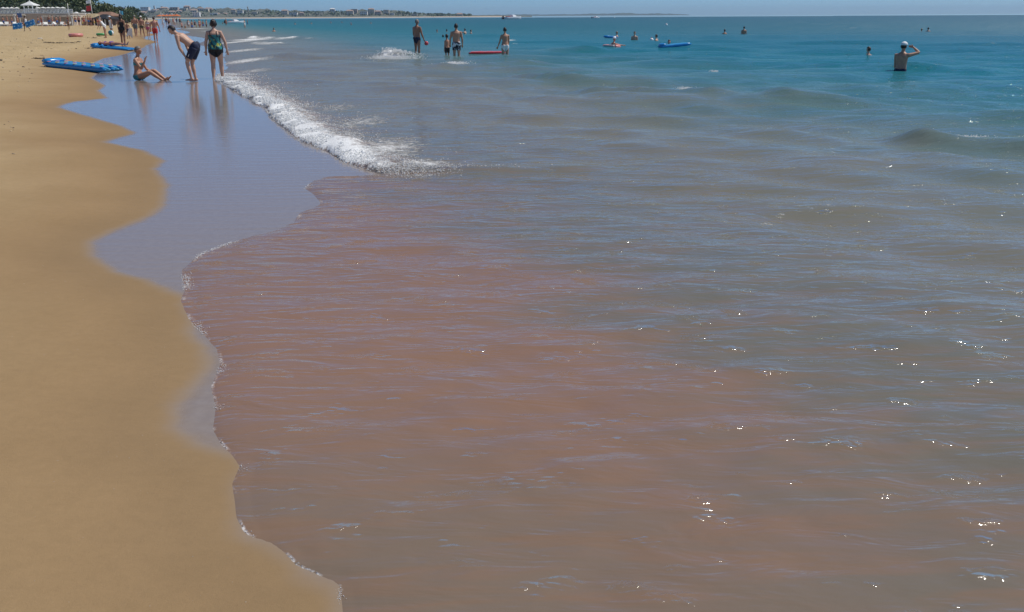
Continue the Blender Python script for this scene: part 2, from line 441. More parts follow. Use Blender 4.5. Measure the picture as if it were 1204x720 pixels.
h = t.math('ADD', h, t.math('MULTIPLY', foam, t.math('MULTIPLY', fn2, .03)))
# light scattered back by the sand-laden water does not follow the fine ripples; the mirror of the surface does
n_rip = t.bump(t.math('ADD', h, glit), 1.0); n_soft = t.bump(h, 1.0, .6)
dif = t.n('BsdfDiffuse', {'Color': col, 'Normal': n_soft}); glo = t.n('BsdfGlossy', {'Color': (1, 1, 1, 1), 'Roughness': rough, 'Normal': n_rip})
fr = t.n('Fresnel', {'IOR': 1.333, 'Normal': n_rip}).outputs[0]
fr = t.math('MINIMUM', fr, t.mapr(rad, 15, 110, .40, .26))      # wave slopes hide each other towards the horizon
fr = t.math('MULTIPLY', fr, t.math('SUBTRACT', 1.0, t.math('MULTIPLY', foam, .85)))
t.t.links.new(t.n('MixShader', {0: fr, 1: dif.outputs[0], 2: glo.outputs[0]}).outputs[0], t.t.nodes['Material Output'].inputs['Surface'])
t.t.nodes.remove(t.p)
me.materials.append(t.m)

def sea_z(x, y):
    k = np.argmin((SEA_P[:, 0] - x) ** 2 + (SEA_P[:, 1] - y) ** 2); return float(SEA_Z[k])
#PART2
# ================================================================== FOAM CLUMPS AND SPRAY
def clumps(name, pts, rad, label, material=None, cat='foam'):
    """many little lumps of froth in one mesh; nobody could count them"""
    phi = (1 + 5 ** .5) / 2
    ico = np.array([(-1, phi, 0), (1, phi, 0), (-1, -phi, 0), (1, -phi, 0), (0, -1, phi), (0, 1, phi), (0, -1, -phi), (0, 1, -phi), (phi, 0, -1), (phi, 0, 1), (-phi, 0, -1), (-phi, 0, 1)]) / 1.9
    fc = np.array([(0,11,5),(0,5,1),(0,1,7),(0,7,10),(0,10,11),(1,5,9),(5,11,4),(11,10,2),(10,7,6),(7,1,8),(3,9,4),(3,4,2),(3,2,6),(3,6,8),(3,8,9),(4,9,5),(2,4,11),(6,2,10),(8,6,7),(9,8,1)])
    n = len(pts)
    jit = 1 + .45 * (rng.random((n, 12, 1)) - .5)
    sc = rad[:, None, None] * np.stack([rng.uniform(.7, 1.7, n), rng.uniform(.7, 1.5, n), rng.uniform(.45, .9, n)], 1)[:, None, :]
    V = (ico[None] * jit * sc + pts[:, None, :]).reshape(-1, 3)
    Fc = (fc[None] + 12 * np.arange(n)[:, None, None]).reshape(-1, 3)
    o = link(name, mesh_np(name, V, Fc, True)); o.data.materials.append(material or FROTH)
    return tag(o, label, cat, kind='stuff')
t = NT('froth'); d_ = t.n('BsdfDiffuse', {'Color': (.92, .92, .91, 1)}); tr_ = t.n('BsdfTranslucent', {'Color': (.92, .92, .91, 1)})
FROTH = t.m; t.t.links.new(t.n('MixShader', {0: .5, 1: d_.outputs[0], 2: tr_.outputs[0]}).outputs[0], t.t.nodes['Material Output'].inputs['Surface'])
from mathutils.kdtree import KDTree
near_i = np.nonzero((np.hypot(SEA_P[:, 0], SEA_P[:, 1]) < 75) & (SEA_DW > -.3))[0][::2]
kd = KDTree(len(near_i))
for i in near_i: kd.insert((SEA_P[i, 0], SEA_P[i, 1], 0), int(i))
kd.balance()
def wz(x, y): return max(0.0, float(SEA_Z[kd.find((x, y, 0))[1]]))
def along(L, n):
    L = np.array(L); sl = np.hypot(*(L[1:] - L[:-1]).T); cs = np.concatenate([[0], np.cumsum(sl)])
    u = rng.random(n) * cs[-1]; k = np.clip(np.searchsorted(cs, u) - 1, 0, len(sl) - 1)
    f = ((u - cs[k]) / sl[k])[:, None]; return L[k] * (1 - f) + L[k + 1] * f
q = along(bf, 30000); off = np.abs(rng.normal(0, .33, len(q))) * rng.choice([.35, .8, 1, 1.7], len(q))
q = q + np.stack([off * .93 + rng.normal(0, .05, len(q)), off * .35 + rng.normal(0, .12, len(q))], 1)
okk = d_wat(q) > -.04
okk &= (fbm(q[:, 0] * 2.5, q[:, 1] * 2.5, 31, 3) + .22 - .16 * off[:]) > 0
q = q[okk]
z = np.array([wz(x, y) for x, y in q])
clumps('breaker_foam', np.column_stack([q, z + rng.random(len(q)) ** 4 * .025]), rng.uniform(.004, .013, len(q)) * np.clip(np.hypot(q[:, 0], q[:, 1]) / 18, .6, 1.3), 'white froth along the small breaker running up the wet sand')
L = toplan(EDGE_PX[1:34]); q = along(L, 4200)
q = q[(fbm(q[:, 0] * 3.1, q[:, 1] * 3.1, 8, 2) > .22)]
q = q + rng.normal(0, .006, q.shape) * np.hypot(q[:, 0], q[:, 1])[:, None] * .6
dq = d_wat(q); q = q[(dq > -.012) & (dq < .06)]
z = np.array([max(wz(x, y), 0) for x, y in q]) + .003
clumps('edge_foam', np.column_stack([q, z]), rng.uniform(.0007, .0022, len(q)) * np.clip(np.hypot(q[:, 0], q[:, 1]) / 4, .8, 2), 'thin broken line of bubbles along the edge of the brown water')
def cap(px, py, hw, hh, n, r, label, lift=.12):
    c = on_plane(px, py); D = c.y
    q = np.column_stack([rng.normal(c.x, hw * D / FPX * .55, n), rng.normal(c.y, hh * D * D / (FPX * CAM_H) * .5, n)])
    z = np.array([wz(*p) for p in q]) + rng.random(n) ** 2 * lift
    clumps('whitecap', np.column_stack([q, z]), rng.uniform(.3, 1, n) * r * .4, label)
cap(464, 69, 22, 1.6, 6000, .042, 'white cap of a small wave left of the man with the red ball', .12)
cap(538, 79, 13, 1.0, 800, .045, 'white cap of a ripple in front of the man in patterned trunks', .08)
cap(806, 105, 9, .8, 300, .03, 'small fleck of foam on the brown wave crest', .05)
cap(1135, 165, 34, 2.2, 1200, .02, 'lacy foam on the wave at the right edge', .05)
cap(840, 85, 4, .6, 200, .03, 'tiny white fleck of foam far out on the teal water', .06)

# crumbs of weed, shell and clotted sand strewn over the beach
def strewn(n, r0, r1, dmin, rlo, rhi, col, name, label):
    r_ = r0 * (r1 / r0) ** rng.random(n); a_ = np.radians(rng.uniform(-62, 0, n)); q = np.column_stack([r_ * np.sin(a_), r_ * np.cos(a_)])
    di_ = d_in(q); q = q[(di_ > dmin) & (fbm(q[:, 0] * .8, q[:, 1] * .8, 61, 3) > rng.uniform(-.4, .35, n))]
    clumps(name, np.column_stack([q, sand_z(q) + .2 * rlo]), rng.uniform(rlo, rhi, len(q)) * np.clip(np.hypot(q[:, 0], q[:, 1]) / r1 * 2, .5, 1.2), label, mat(name, col, .9, .4, 20), 'beach litter')
strewn(2600, 12, 75, 1.6, .012, .040, (.17, .12, .075), 'weed_crumbs', 'dark crumbs of weed strewn over the upper beach')
strewn(2600, 12, 75, 1.4, .012, .036, (.50, .38, .24), 'sand_clots', 'pale clots of dry sand strewn over the upper beach')
strewn(900, 1.6, 12, .15, .0012, .0032, (.42, .34, .26), 'shell_bits', 'tiny shell bits scattered over the smooth damp sand')

# ================================================================== PEOPLE
def V3(*a): return Vector(a)
class Person:
    queue = []
    def __init__(s, label, loc, rz, H=1.7, sex='m', fat=1.0, skin='skin_tan', spine=(0, .03, 1), chest=None, face=None, headup=None,
                 legs=None, arms=None, sit=None, sink=0.0, voxel=.014, garments=(), hair=('short', 'hair_dark'), group=None, hat=None, eyes=False, name='person', extra=None):
        s.__dict__.update(locals()); Person.queue.append(s); s.place = Vector(loc)
    def make(s):
        m = MB(); k = s.H / 1.75; s.k = k; f = s.sex == 'f'; kid = s.sex == 'c'
        sp = Vector(s.spine).normalized(); ch = Vector(s.chest).normalized() if s.chest else sp
        R = V3(1, 0, 0)
        hs = [0, .10, .20, .33, .43, .50, .56]; pts = [V3(0, 0, 0)]
        for i in range(1, len(hs)):
            d = sp.lerp(ch, min(1, i / 4)).normalized(); pts.append(pts[-1] + d * (hs[i] - hs[i - 1]))
        pts = [pts[0] - sp * .085] + pts
        fw = s.fat
        if f: wd = [.10, .178, .165, .128, .140, .152, .135, .055]; dp = [.075, .118, .105, .088, .10, .105, .075, .05]
        elif kid: wd = [.09, .145, .14, .13, .138, .145, .13, .055]; dp = [.06, .10, .098, .09, .095, .095, .07, .05]
        else: wd = [.10, .160, .158, .150, .163, .180, .160, .066]; dp = [.07, .112, .108, .102, .115, .12, .088, .06]
        wd = [w * (fw if i < 6 else 1 + (fw - 1) * .4) for i, w in enumerate(wd)]; dp = [w * (fw if i < 6 else 1 + (fw - 1) * .4) for i, w in enumerate(dp)]
        m.loft(pts, wd, dp, R, 14)
        segs = []
        def sg(n, a, b, r): segs.append((n, Vector(a), Vector(b), r))
        sg('pelvis', pts[0], pts[2], .15 * fw); sg('belly', pts[2], pts[4], .14 * fw); sg('chest', pts[4], pts[6], .15 * fw)
        fdir = (V3(0, 1, 0) - ch * ch.y).normalized()
        if f:
            for sx in (-1, 1): m.ball(pts[4] + ch * .05 + R * sx * .072 + fdir * .075 * fw, (.062 * fw, .06 * fw, .062 * fw), R, fdir, ch)
        for sx in (-1, 1): m.ball(pts[1] + R * sx * .075 * fw - fdir * .045, (.085 * fw, .09 * fw, .10), R, V3(0, 1, 0), V3(0, 0, 1))
        # neck and head
        up = Vector(s.headup).normalized() if s.headup else ch.lerp(V3(0, 0, 1), .6).normalized()
        fc = Vector(s.face).normalized() if s.face else V3(0, 1, 0)
        up = (up - fc * up.dot(fc)).normalized(); hr = fc.cross(up).normalized()
        hk = 1.16 if kid else (1.0 if not f else .97)
        nb = pts[6] + ch * .02; hc = pts[7] + ch * .03 + up * .135 * hk + fc * .02
        m.loft([nb, hc - up * .05], [.062, .052] if not f else [.054, .045], None, R, 10)
        sg('neck', pts[6] + ch * .05, hc - up * .10, .05); sg('head', hc - up * .03, hc + up * .03, .09)
        def hf(p):
            x, y, z = p
            if z < 0: x *= 1 - .32 * (-z) ** 1.3; y = y * (1 - .10 * -z) + .10 * (-z)
            if y > .3: y *= .96
            return [x, y, z]
        m.ball(hc, (.077 * hk, .098 * hk, .118 * hk), hr, fc, up, 16, 12, hf)
        m.ball(hc + fc * .098 * hk - up * .018, (.014, .020, .024), hr, fc, up, 8, 6)          # nose
        m.ball(hc + fc * .082 * hk - up * .075 * hk, (.026, .018, .016), hr, fc, up, 8, 6)      # lips and chin
        for sx in (-1, 1): m.ball(hc + hr * sx * .078 * hk - up * .01 - fc * .005, (.012, .026, .034), hr, fc, up, 8, 6)
        # arms
        A = s.arms or {}
        sw = (.165 if f else .135 if kid else .192) * (1 + (fw - 1) * .5)
        for sx, nm in ((-1, 'L'), (1, 'R')):
            u, fo, ha = (list(A.get(nm, ((.12 * sx, -.02, -1), (.06 * sx, .12, -1), (0, .15, -1)))) + [None])[:3]
            u = Vector(u).normalized(); fo = Vector(fo).normalized(); ha = Vector(ha).normalized() if ha else fo
            sh = pts[6] - ch * .035 + R * sx * sw; el = sh + u * .30; wr = el + fo * .255
            g = (.9 if f else .85 if kid else 1) * (1 + (fw - 1) * .7)
            m.loft([pts[6] - ch * .03 + R * sx * sw * .55, sh, sh + u * .10, sh + u * .2, el], [.055 * g, .060 * g, .053 * g, .047 * g, .040 * g], None, V3(0, 1, .01), 10)
            m.loft([el - fo * .01, el + fo * .07, el + fo * .16, wr], [.041 * g, .043 * g, .035 * g, .026 * g], None, V3(0, 1, .01), 10)
            sg('uarm' + nm, sh, el, .05); sg('farm' + nm, el, wr, .035)
            # hand: palm, four fingers with a bend, thumb from the side
            side = ha.cross(V3(0, 1, 0)); side = ha.cross(V3(1, 0, 0)) if side.length < .3 else side
            side = side.normalized(); nrm = side.cross(ha).normalized()
            pe = wr + ha * .085
            m.loft([wr - ha * .01, wr + ha * .03, wr + ha * .07, pe], [.026, .036, .040, .036], [.018, .018, .016, .012], side, 8)
            for q, (o_, ln) in enumerate(((-.030, .062), (-.010, .076), (.010, .080), (.029, .070))):
                b0 = pe + side * o_ - ha * .012; b1 = b0 + ha * ln * .55; b2 = b1 + (ha * .8 + nrm * .6).normalized() * ln * .5
                m.loft([b0, b1, b2], [.0095, .009, .0075], None, side, 6)
            b0 = wr + ha * .025 + side * .032 * -1; b1 = b0 + (ha * .7 - side * .8).normalized() * .04; b2 = b1 + (ha * .95 - side * .2 + nrm * .2).normalized() * .035
            m.loft([b0, b1, b2], [.013, .011, .009], None, nrm, 6)
            sg('hand' + nm, wr, pe + ha * .06, .03)
        # legs
        Lg = s.legs or {}; low = 0
        for sx, nm in ((-1, 'L'), (1, 'R')):
            th, sn, ft = (list(Lg.get(nm, ((.015 * sx, .02, -1), (.01 * sx, -.04, -1), None))) + [None])[:3]
            th = Vector(th).normalized(); sn = Vector(sn).normalized()
            hip = pts[1] + R * sx * .088 * (fw ** .6) - sp * .02; kn = hip + th * .43; an = kn + sn * .41
            g = (1.05 if f else .85 if kid else 1) * (1 + (fw - 1) * .8)
            m.loft([hip, hip + th * .10, hip + th * .25, hip + th * .37, kn], [.088 * g, .086 * g, .072 * g, .058 * g, .054 * g], None, R, 12)
            m.loft([kn - sn * .01, kn + sn * .10, kn + sn * .18, kn + sn * .3, an], [.053 * g, .055 * g, .054 * g, .040 * g, .034 * g], None, R, 12)
            ft = Vector(ft).normalized() if ft else V3(.12 * sx, 1, -.12).normalized()
            heel = an - ft * .045 + sn * .045
            fs_ = ft.cross(sn if abs(ft.dot(sn)) < .95 else V3(0, 0, 1)).normalized()
            m.loft([an - sn * .02, an + sn * .03], [.034, .038], None, R, 8)
            m.loft([heel - ft * .01, heel + ft * .05, heel + ft * .13, heel + ft * .19, heel + ft * .235], [.028, .036, .042, .044, .026], [.030, .034, .026, .018, .011], fs_, 8)
            sg('thigh' + nm, hip, kn, .075 * g); sg('shin' + nm, kn, an, .05); sg('foot' + nm, an, heel + ft * .2, .035)
            low = min(low, (heel - V3(0, 0, .03)).z, (heel + ft * .2).z - .02)
        if s.sit is not None: low = s.sit
        s.low = low; s.segs = segs; s.hc, s.hfc, s.hup, s.hr, s.hk = hc, fc, up, hr, hk
        me = bpy.data.meshes.new('body')
        me.from_pydata([(v[0] * k, v[1] * k, (v[2] - low) * k) for v in m.v], [], m.f)
        tmp = bpy.data.objects.new('tmp', me); COL.objects.link(tmp)
        md = tmp.modifiers.new('r', 'REMESH'); md.mode = 'VOXEL'; md.voxel_size = s.voxel; md.use_smooth_shade = True
        sm = tmp.modifiers.new('s', 'SMOOTH'); sm.factor = .5; sm.iterations = 3 if s.voxel < .02 else 2
        s.tmp = tmp
    def finish(s, dg):
        me = bpy.data.meshes.new_from_object(s.tmp.evaluated_get(dg)); me.name = 'body'
        old = s.tmp.data; bpy.data.objects.remove(s.tmp); bpy.data.meshes.remove(old)
        me.polygons.foreach_set('use_smooth', [True] * len(me.polygons))
        me.materials.clear(); me.materials.append(MATS[s.skin])
        root = link(s.name, me); tag(root, s.label, 'person', s.group)
        root.location = s.place - Vector((0, 0, s.sink)); root.rotation_euler = (0, 0, s.rz)
        n = len(me.vertices); co = np.empty(n * 3, np.float32); me.vertices.foreach_get('co', co); co = co.reshape(-1, 3)
        no = np.empty(n * 3, np.float32); me.vertices.foreach_get('normal', no); no = no.reshape(-1, 3)
        L = co / s.k + np.array([0, 0, s.low])
        best = np.full(n, 1e9); bid = np.zeros(n, int); bt = np.zeros(n)
        for i, (nm, a, b, r) in enumerate(s.segs):
            a = np.array(a); ab = np.array(b) - a; t_ = np.clip((L - a) @ ab / (ab @ ab), -.3, 1.3)
            d = np.linalg.norm(L - a - np.clip(t_, 0, 1)[:, None] * ab, axis=1) - r
            u = d < best; best[u] = d[u]; bid[u] = i; bt[u] = t_[u]
        names = [g[0] for g in s.segs]
        nf = len(me.polygons); lt = np.empty(nf, int); ls = np.empty(nf, int); me.polygons.foreach_get('loop_total', lt); me.polygons.foreach_get('loop_start', ls)
        vi = np.empty(len(me.loops), int); me.loops.foreach_get('vertex_index', vi)
        q4 = lt == 4; FQ = vi[ls[q4][:, None] + np.arange(4)]
        def shell(nm, mask, off, material):
            fq = FQ[mask[FQ].all(1)]
            if not len(fq): return None
            us = np.unique(fq); mp = -np.ones(n, int); mp[us] = np.arange(len(us))
            inn = co[us] - no[us] * .002; out = co[us] + no[us] * off; nn = len(us)
            f2 = mp[fq]; ed = np.sort(np.stack([f2, np.roll(f2, -1, 1)], -1).reshape(-1, 2), 1)
            e, ct = np.unique(ed[:, 0] * 1000003 + ed[:, 1], return_counts=True); e = e[ct == 1]; ea, eb = e // 1000003, e % 1000003
            rim = np.stack([ea, eb, eb + nn, ea + nn], 1)
            me2 = mesh_np(nm, np.vstack([out, inn]), np.vstack([f2, rim]), True); me2.materials.append(material)
            return link(nm, me2, root)
        for nm, rules, off, material in s.garments:
            mask = np.zeros(n, bool)
            for bone, (a, b) in rules.items():
                for i, bn in enumerate(names):
                    if bn == bone or bn[:-1] == bone: mask |= (bid == i) & (bt >= a) & (bt <= b)
            shell(nm, mask, off, material)
        hc, fc, up, hr = (np.array(x) for x in (s.hc, s.hfc, s.hup, s.hr))
        hl = (L - hc) / s.hk; x, y, z = hl @ hr, hl @ fc, hl @ up; ishead = (np.abs(x) < .11) & (np.abs(y) < .13) & (np.abs(z) < .14)
        kind, hm = s.hair
        if kind != 'none':
            if kind == 'short': hmsk = ishead & ((z > .045 + .25 * np.clip(y, 0, 1)) | ((y < -.02) & (z > -.06)) )
            else: hmsk = ishead & ((z > .05 + .2 * np.clip(y, 0, 1)) | ((y < .015) & (z > -.10)))
            ho = shell('hair', hmsk, .012 if kind == 'short' else .022, MATS[hm])
            W_ = lambda v: (v[0] * s.k, v[1] * s.k, (v[2] - s.low) * s.k)
            if kind == 'bun' and ho:
                b = MB(); b.ball(s.hc - s.hfc * .12 + s.hup * .05, .055, n=10, m=7); b.v = [W_(v) for v in b.v]; b.build('hair_bun', MATS[hm], ho, True)
            if kind == 'long' and ho:
                b = MB(); b.loft([s.hc - s.hfc * .06, s.hc - s.hfc * .10 - s.hup * .10, s.hc - s.hfc * .10 - s.hup * .24], [.07, .075, .04], [.05, .04, .02], s.hr, 10)
                b.v = [W_(v) for v in b.v]; b.build('hair_tail', MATS[hm], ho, True)
        W_ = lambda v: (v[0] * s.k, v[1] * s.k, (v[2] - s.low) * s.k)
        if s.eyes:
            for sx in (-1, 1):
                b = MB(); b.ball(s.hc + s.hr * sx * .033 + s.hfc * .086 * s.hk + s.hup * .012, (.013, .009, .008), s.hr, s.hfc, s.hup, 8, 6)
                b.v = [W_(v) for v in b.v]; b.build('eye', MATS['eye'], root, True)
        if s.hat:
            hk_, hm_ = s.hat; b = MB()
            b.ball(s.hc + s.hup * .045, (.098, .115, .095), s.hr, s.hfc, s.hup, 14, 8, lambda p: [p[0], p[1], max(p[2], -.15)])
            if hk_ == 'brim': b.loft([s.hc + s.hup * .040, s.hc + s.hup * .052], [.165, .155], [.18, .17], s.hr, 16)
            if hk_ == 'peak': b.loft([s.hc + s.hup * .045 + s.hfc * .09, s.hc + s.hup * .045 + s.hfc * .17], [.075, .05], [.008, .006], s.hr, 8)
            b.v = [W_(v) for v in b.v]; b.build('hat', MATS[hm_], root, True)
        if s.extra: s.extra(s, root, W_)
        s.root = root
        return root

for nm, c in {'skin_tan': (.46, .235, .145), 'skin_fair': (.56, .33, .225), 'skin_brown': (.30, .145, .085), 'skin_red': (.52, .24, .165), 'skin_dark': (.16, .08, .05)}.items(): mat(nm, c, .48, .10, 9)
for nm, c in {'hair_dark': (.018, .013, .011), 'hair_brown': (.05, .028, .016), 'hair_grey': (.18, .17, .15), 'hair_blond': (.26, .17, .08), 'eye': (.02, .015, .012)}.items(): mat(nm, c, .55, .25, 30)
for nm, c in {'cloth_navy': (.012, .018, .05), 'cloth_black': (.012, .012, .014), 'cloth_white': (.78, .78, .76), 'cloth_teal': (.05, .28, .30), 'cloth_red': (.55, .035, .03), 'cloth_pink': (.60, .10, .20),
              'cloth_grey': (.16, .19, .19), 'cloth_orange': (.62, .20, .04), 'cloth_blue': (.04, .13, .42), 'cloth_green': (.05, .28, .08), 'cloth_purple': (.15, .07, .30), 'cloth_olive': (.10, .11, .06), 'cloth_yellow': (.65, .5, .06)}.items(): mat(nm, c, .75, .15, 14)
# patterned cloths
t = NT('cloth_teal_pattern'); v = t.pos(world=False)
w1 = t.n('TexWave', {'Vector': t.n('Mapping', {'Vector': v, 'Rotation': (0, .7, 0)}).outputs[0], 'Scale': 2.3, 'Distortion': 5.0, 'Detail': 2.0, 'Detail Scale': 1.6}).outputs['Fac']
w2 = t.noise(v, 7.5, 2, .5, .8)
c = t.mix(t.mapr(w1, .45, .55), (.02, .21, .20), (.01, .06, .075)); c = t.mix(t.mapr(w2, .56, .60), c, (.48, .50, .06)); c = t.mix(t.mapr(w2, .38, .34), c, (.03, .34, .36))
MATS['cloth_teal_pattern'] = t.out(Base_Color=c, Roughness=.55)
t = NT('cloth_black_white'); v = t.pos(world=False); w = t.noise(v, 11, 1, .5)
MATS['cloth_black_white'] = t.out(Base_Color=t.mix(t.mapr(w, .52, .56), (.015, .018, .03), (.62, .65, .7)), Roughness=.7)

TRUNKS = {'pelvis': (-.3, .85), 'thigh': (-.3, .62)}
BRIEFS = {'pelvis': (-.3, .70), 'thigh': (-.3, .16)}
ONEP = {'pelvis': (-.3, 1.3), 'belly': (-.3, 1.3), 'chest': (-.3, .42), 'thigh': (-.3, .10)}
TOP = {'chest': (-.15, .38), 'belly': (.72, 1.3)}
def suit(kind, m):
    m = MATS[m]
    return {'trunks': [('trunks', TRUNKS, .014, m)], 'briefs': [('briefs', BRIEFS, .008, m)], 'onepiece': [('swimsuit', ONEP, .008, m)],
            'bikini': [('bikini_bottom', BRIEFS, .008, m), ('bikini_top', TOP, .008, m)]}[kind]

def foot(px, py):
    g = ground(px, py); return g
def wat(px, py):
    g = on_plane(px, py); return Vector((g.x, g.y, 0.0))
R90 = math.pi / 2

# --- the three at the water's edge
def strap_extra(s, root, W_):
    for sx in (-1, 1):
        b = MB(); pts = []
        for (u, yy, zz) in ((.105, -.118, .33), (.10, -.118, .42), (.095, -.075, .505), (.095, .02, .515)):
            pts.append(W_((sx * u, yy, zz)))
        b.loft(pts, [.010] * 4, [.006] * 4, (1, 0, 0), 6); b.build('strap', MATS['cloth_black'], root, True)
Person('heavy woman in a teal and yellow patterned swimsuit walking away through the foam', foot(257, 92.5), math.radians(6), 1.66, 'f', 1.22, 'skin_fair', voxel=.010,
       spine=(0, .02, 1), legs={'L': ((-.02, -.08, -1), (-.02, -.22, -1)), 'R': ((.03, .12, -1), (.01, -.02, -1))},
       arms={'L': ((-.30, -.05, -1), (-.10, .15, -1)), 'R': ((.42, .02, -1), (.12, .10, -1))}, face=(.05, 1, -.15),
       garments=[('tank_top', {'pelvis': (.32, 1.3), 'belly': (-.3, 1.3), 'chest': (-.3, .40)}, .014, MATS['cloth_teal_pattern']), ('swim_skirt', {'pelvis': (-.3, .36), 'thigh': (-.3, .26)}, .016, MATS['cloth_black'])],
       hair=('bun', 'hair_dark'), eyes=True, extra=strap_extra, sink=.05)
def stripe_extra(s, root, W_):
    for nm, a, b_, r in s.segs:
        if nm in ('thighL', 'thighR'):
            sx = -1 if nm[-1] == 'L' else 1; d = (b_ - a); b = MB()
            pts = [W_(a + d * t_ + Vector((sx * (.100 - .022 * t_), 0, 0))) for t_ in (.05, .25, .45, .6)]
            b.loft(pts, [.006] * 4, [.012] * 4, (1, 0, 0), 6); b.build('stripe', MATS['cloth_white'], root, True)
Person('man in navy shorts bending forward with his hands on his knees', foot(233, 96), math.radians(84), 1.80, 'm', .98, 'skin_fair', voxel=.010,
       spine=(0, .70, .72), chest=(0, .84, .54), face=(0, .80, -.60), headup=(0, .6, .8),
       legs={'L': ((-.05, .52, -.9), (-.02, -.20, -1), (0, 1, -.1)), 'R': ((.05, .42, -.93), (.02, -.12, -1), (0, 1, -.1))},
       arms={'L': ((-.10, -.20, -1), (.22, -.42, -.9), (.1, -.3, -1)), 'R': ((.10, -.22, -1), (-.22, -.48, -.9), (-.1, -.3, -1))},
       garments=[('shorts', {'pelvis': (-.3, .80), 'thigh': (-.3, .72)}, .022, MATS['cloth_navy'])], hair=('short', 'hair_dark'), eyes=True, extra=stripe_extra)
def bracelet(s, root, W_): pass
Person('woman in a teal bikini sitting on the wet sand with her knees drawn up', foot(164, 94.5), math.radians(-94), 1.74, 'f', .97, 'skin_tan', voxel=.010, sit=-.105,
       spine=(0, -.18, 1), chest=(0, .16, 1), face=(0, 1, -.06),
       legs={'L': ((-.12, .86, .40), (.02, .80, -.62), (0, .75, .66)), 'R': ((.12, .90, .34), (.0, .82, -.56), (0, .75, .66))},
       arms={'L': ((-.12, .45, -.9), (.10, .75, -.45)), 'R': ((.10, .55, -.8), (-.08, .48, .86), (-.1, .35, .9))},
       garments=suit('bikini', 'cloth_teal'), hair=('short', 'hair_grey'), eyes=True)
# --- beach people at middle distance
Person('tall woman in a black one-piece swimsuit standing behind the sunbather', foot(146, 55), math.radians(-12), 1.78, 'f', .98, 'skin_brown', voxel=.013,
       arms={'L': ((-.25, .0, -1), (-.05, .15, -1)), 'R': ((.22, -.1, -1), (.05, .15, -1))}, legs={'L': ((-.03, .05, -1), (-.02, -.05, -1)), 'R': ((.03, -.03, -1), (.01, -.10, -1))},
       garments=suit('onepiece', 'cloth_black'), hair=('long', 'hair_dark'))
def walk(a=.3): return {'L': ((-.03, a, -1), (-.02, a * .3 - .05, -1)), 'R': ((.03, -a * .7, -1), (.02, -a * 1.3, -1))}
Person('man in red trunks walking away along the wet sand', foot(184, 51), math.radians(8), 1.74, 'm', 1.02, 'skin_red', voxel=.014, legs=walk(.22), arms={'L': ((-.35, -.1, -1), (-.1, .3, -1)), 'R': ((.3, .1, -1), (.05, .25, -1))},
       garments=suit('trunks', 'cloth_red'), hair=('short', 'hair_brown'), group='walkers along the water edge')
Person('woman in a pink bikini bottom walking away, left of the man in red trunks', foot(175.5, 45), math.radians(5), 1.66, 'f', .98, 'skin_fair', voxel=.015, legs=walk(.18),
       garments=[('bikini_bottom', BRIEFS, .008, MATS['cloth_pink']), ('bikini_top', TOP, .008, MATS['cloth_white'])], hair=('short', 'hair_dark'), group='walkers along the water edge')
Person('man in a white cap and brown briefs walking in the middle of the group', foot(168, 43.5), math.radians(8), 1.80, 'm', 1.1, 'skin_tan', voxel=.015, legs=walk(-.2),
       garments=suit('briefs', 'cloth_olive'), hair=('none', ''), hat=('peak', 'cloth_white'), group='walkers along the water edge')
Person('broad man in grey trunks walking at the left of the group', foot(160.5, 43), math.radians(-4), 1.84, 'm', 1.22, 'skin_tan', voxel=.015, legs=walk(.2), arms={'L': ((-.35, .1, -1), (-.1, .4, -1)), 'R': ((.32, -.1, -1), (.05, .1, -1))},
       garments=suit('trunks', 'cloth_grey'), hair=('short', 'hair_grey'), group='walkers along the water edge')
def towel_extra(s, root, W_): pass
Person('child with wet dark hair carrying a white towel beside the tall woman', foot(151.5, 46), math.radians(20), 1.30, 'c', .95, 'skin_brown', voxel=.014, arms={'R': ((.4, .2, -1), (.2, .5, -.6))},
       garments=suit('trunks', 'cloth_navy'), hair=('short', 'hair_dark'))
Person('woman in a white sun hat and white top beside the ball', foot(132, 42), math.radians(150), 1.62, 'f', 1.0, 'skin_tan', voxel=.015,
       garments=[('shirt', {'belly': (-.3, 1.3), 'chest': (-.3, .8), 'pelvis': (.4, 1.3)}, .014, MATS['cloth_white']), ('shorts', TRUNKS, .012, MATS['cloth_white'])], hair=('long', 'hair_brown'), hat=('brim', 'cloth_white'))
Person('woman in a pale swimsuit leaning forward over the green float', foot(124.5, 45), math.radians(95), 1.62, 'f', .97, 'skin_tan', voxel=.015, spine=(0, .4, .9), chest=(0, .65, .76), face=(0, .8, -.6),
       arms={'L': ((-.1, .3, -.95), (0, .4, -.9)), 'R': ((.1, .2, -.95), (0, .4, -.9))}, garments=suit('onepiece', 'cloth_white'), hair=('short', 'hair_brown'))
Person('small child standing on the open sand beyond the pink ring', foot(81.5, 36), math.radians(200), 1.18, 'c', .92, 'skin_brown', voxel=.018, legs=walk(.2), garments=suit('briefs', 'cloth_olive'), hair=('short', 'hair_dark'))
g = foot(32, 37); walker_pos = g.copy()
Person('dark silhouetted vendor striding across the sand with two blue airbeds', g, math.radians(75), 1.62, 'm', .92, 'skin_dark', voxel=.018, legs=walk(.55), arms={'L': ((-.3, .1, -1), (-.2, .5, -.8)), 'R': ((.3, .3, -1), (.2, .7, -.5))},
       garments=[('shirt', {'belly': (-.3, 1.3), 'chest': (-.3, .9), 'pelvis': (.5, 1.3)}, .014, MATS['cloth_white']), ('shorts', TRUNKS, .014, MATS['cloth_black'])], hair=('short', 'hair_dark'))

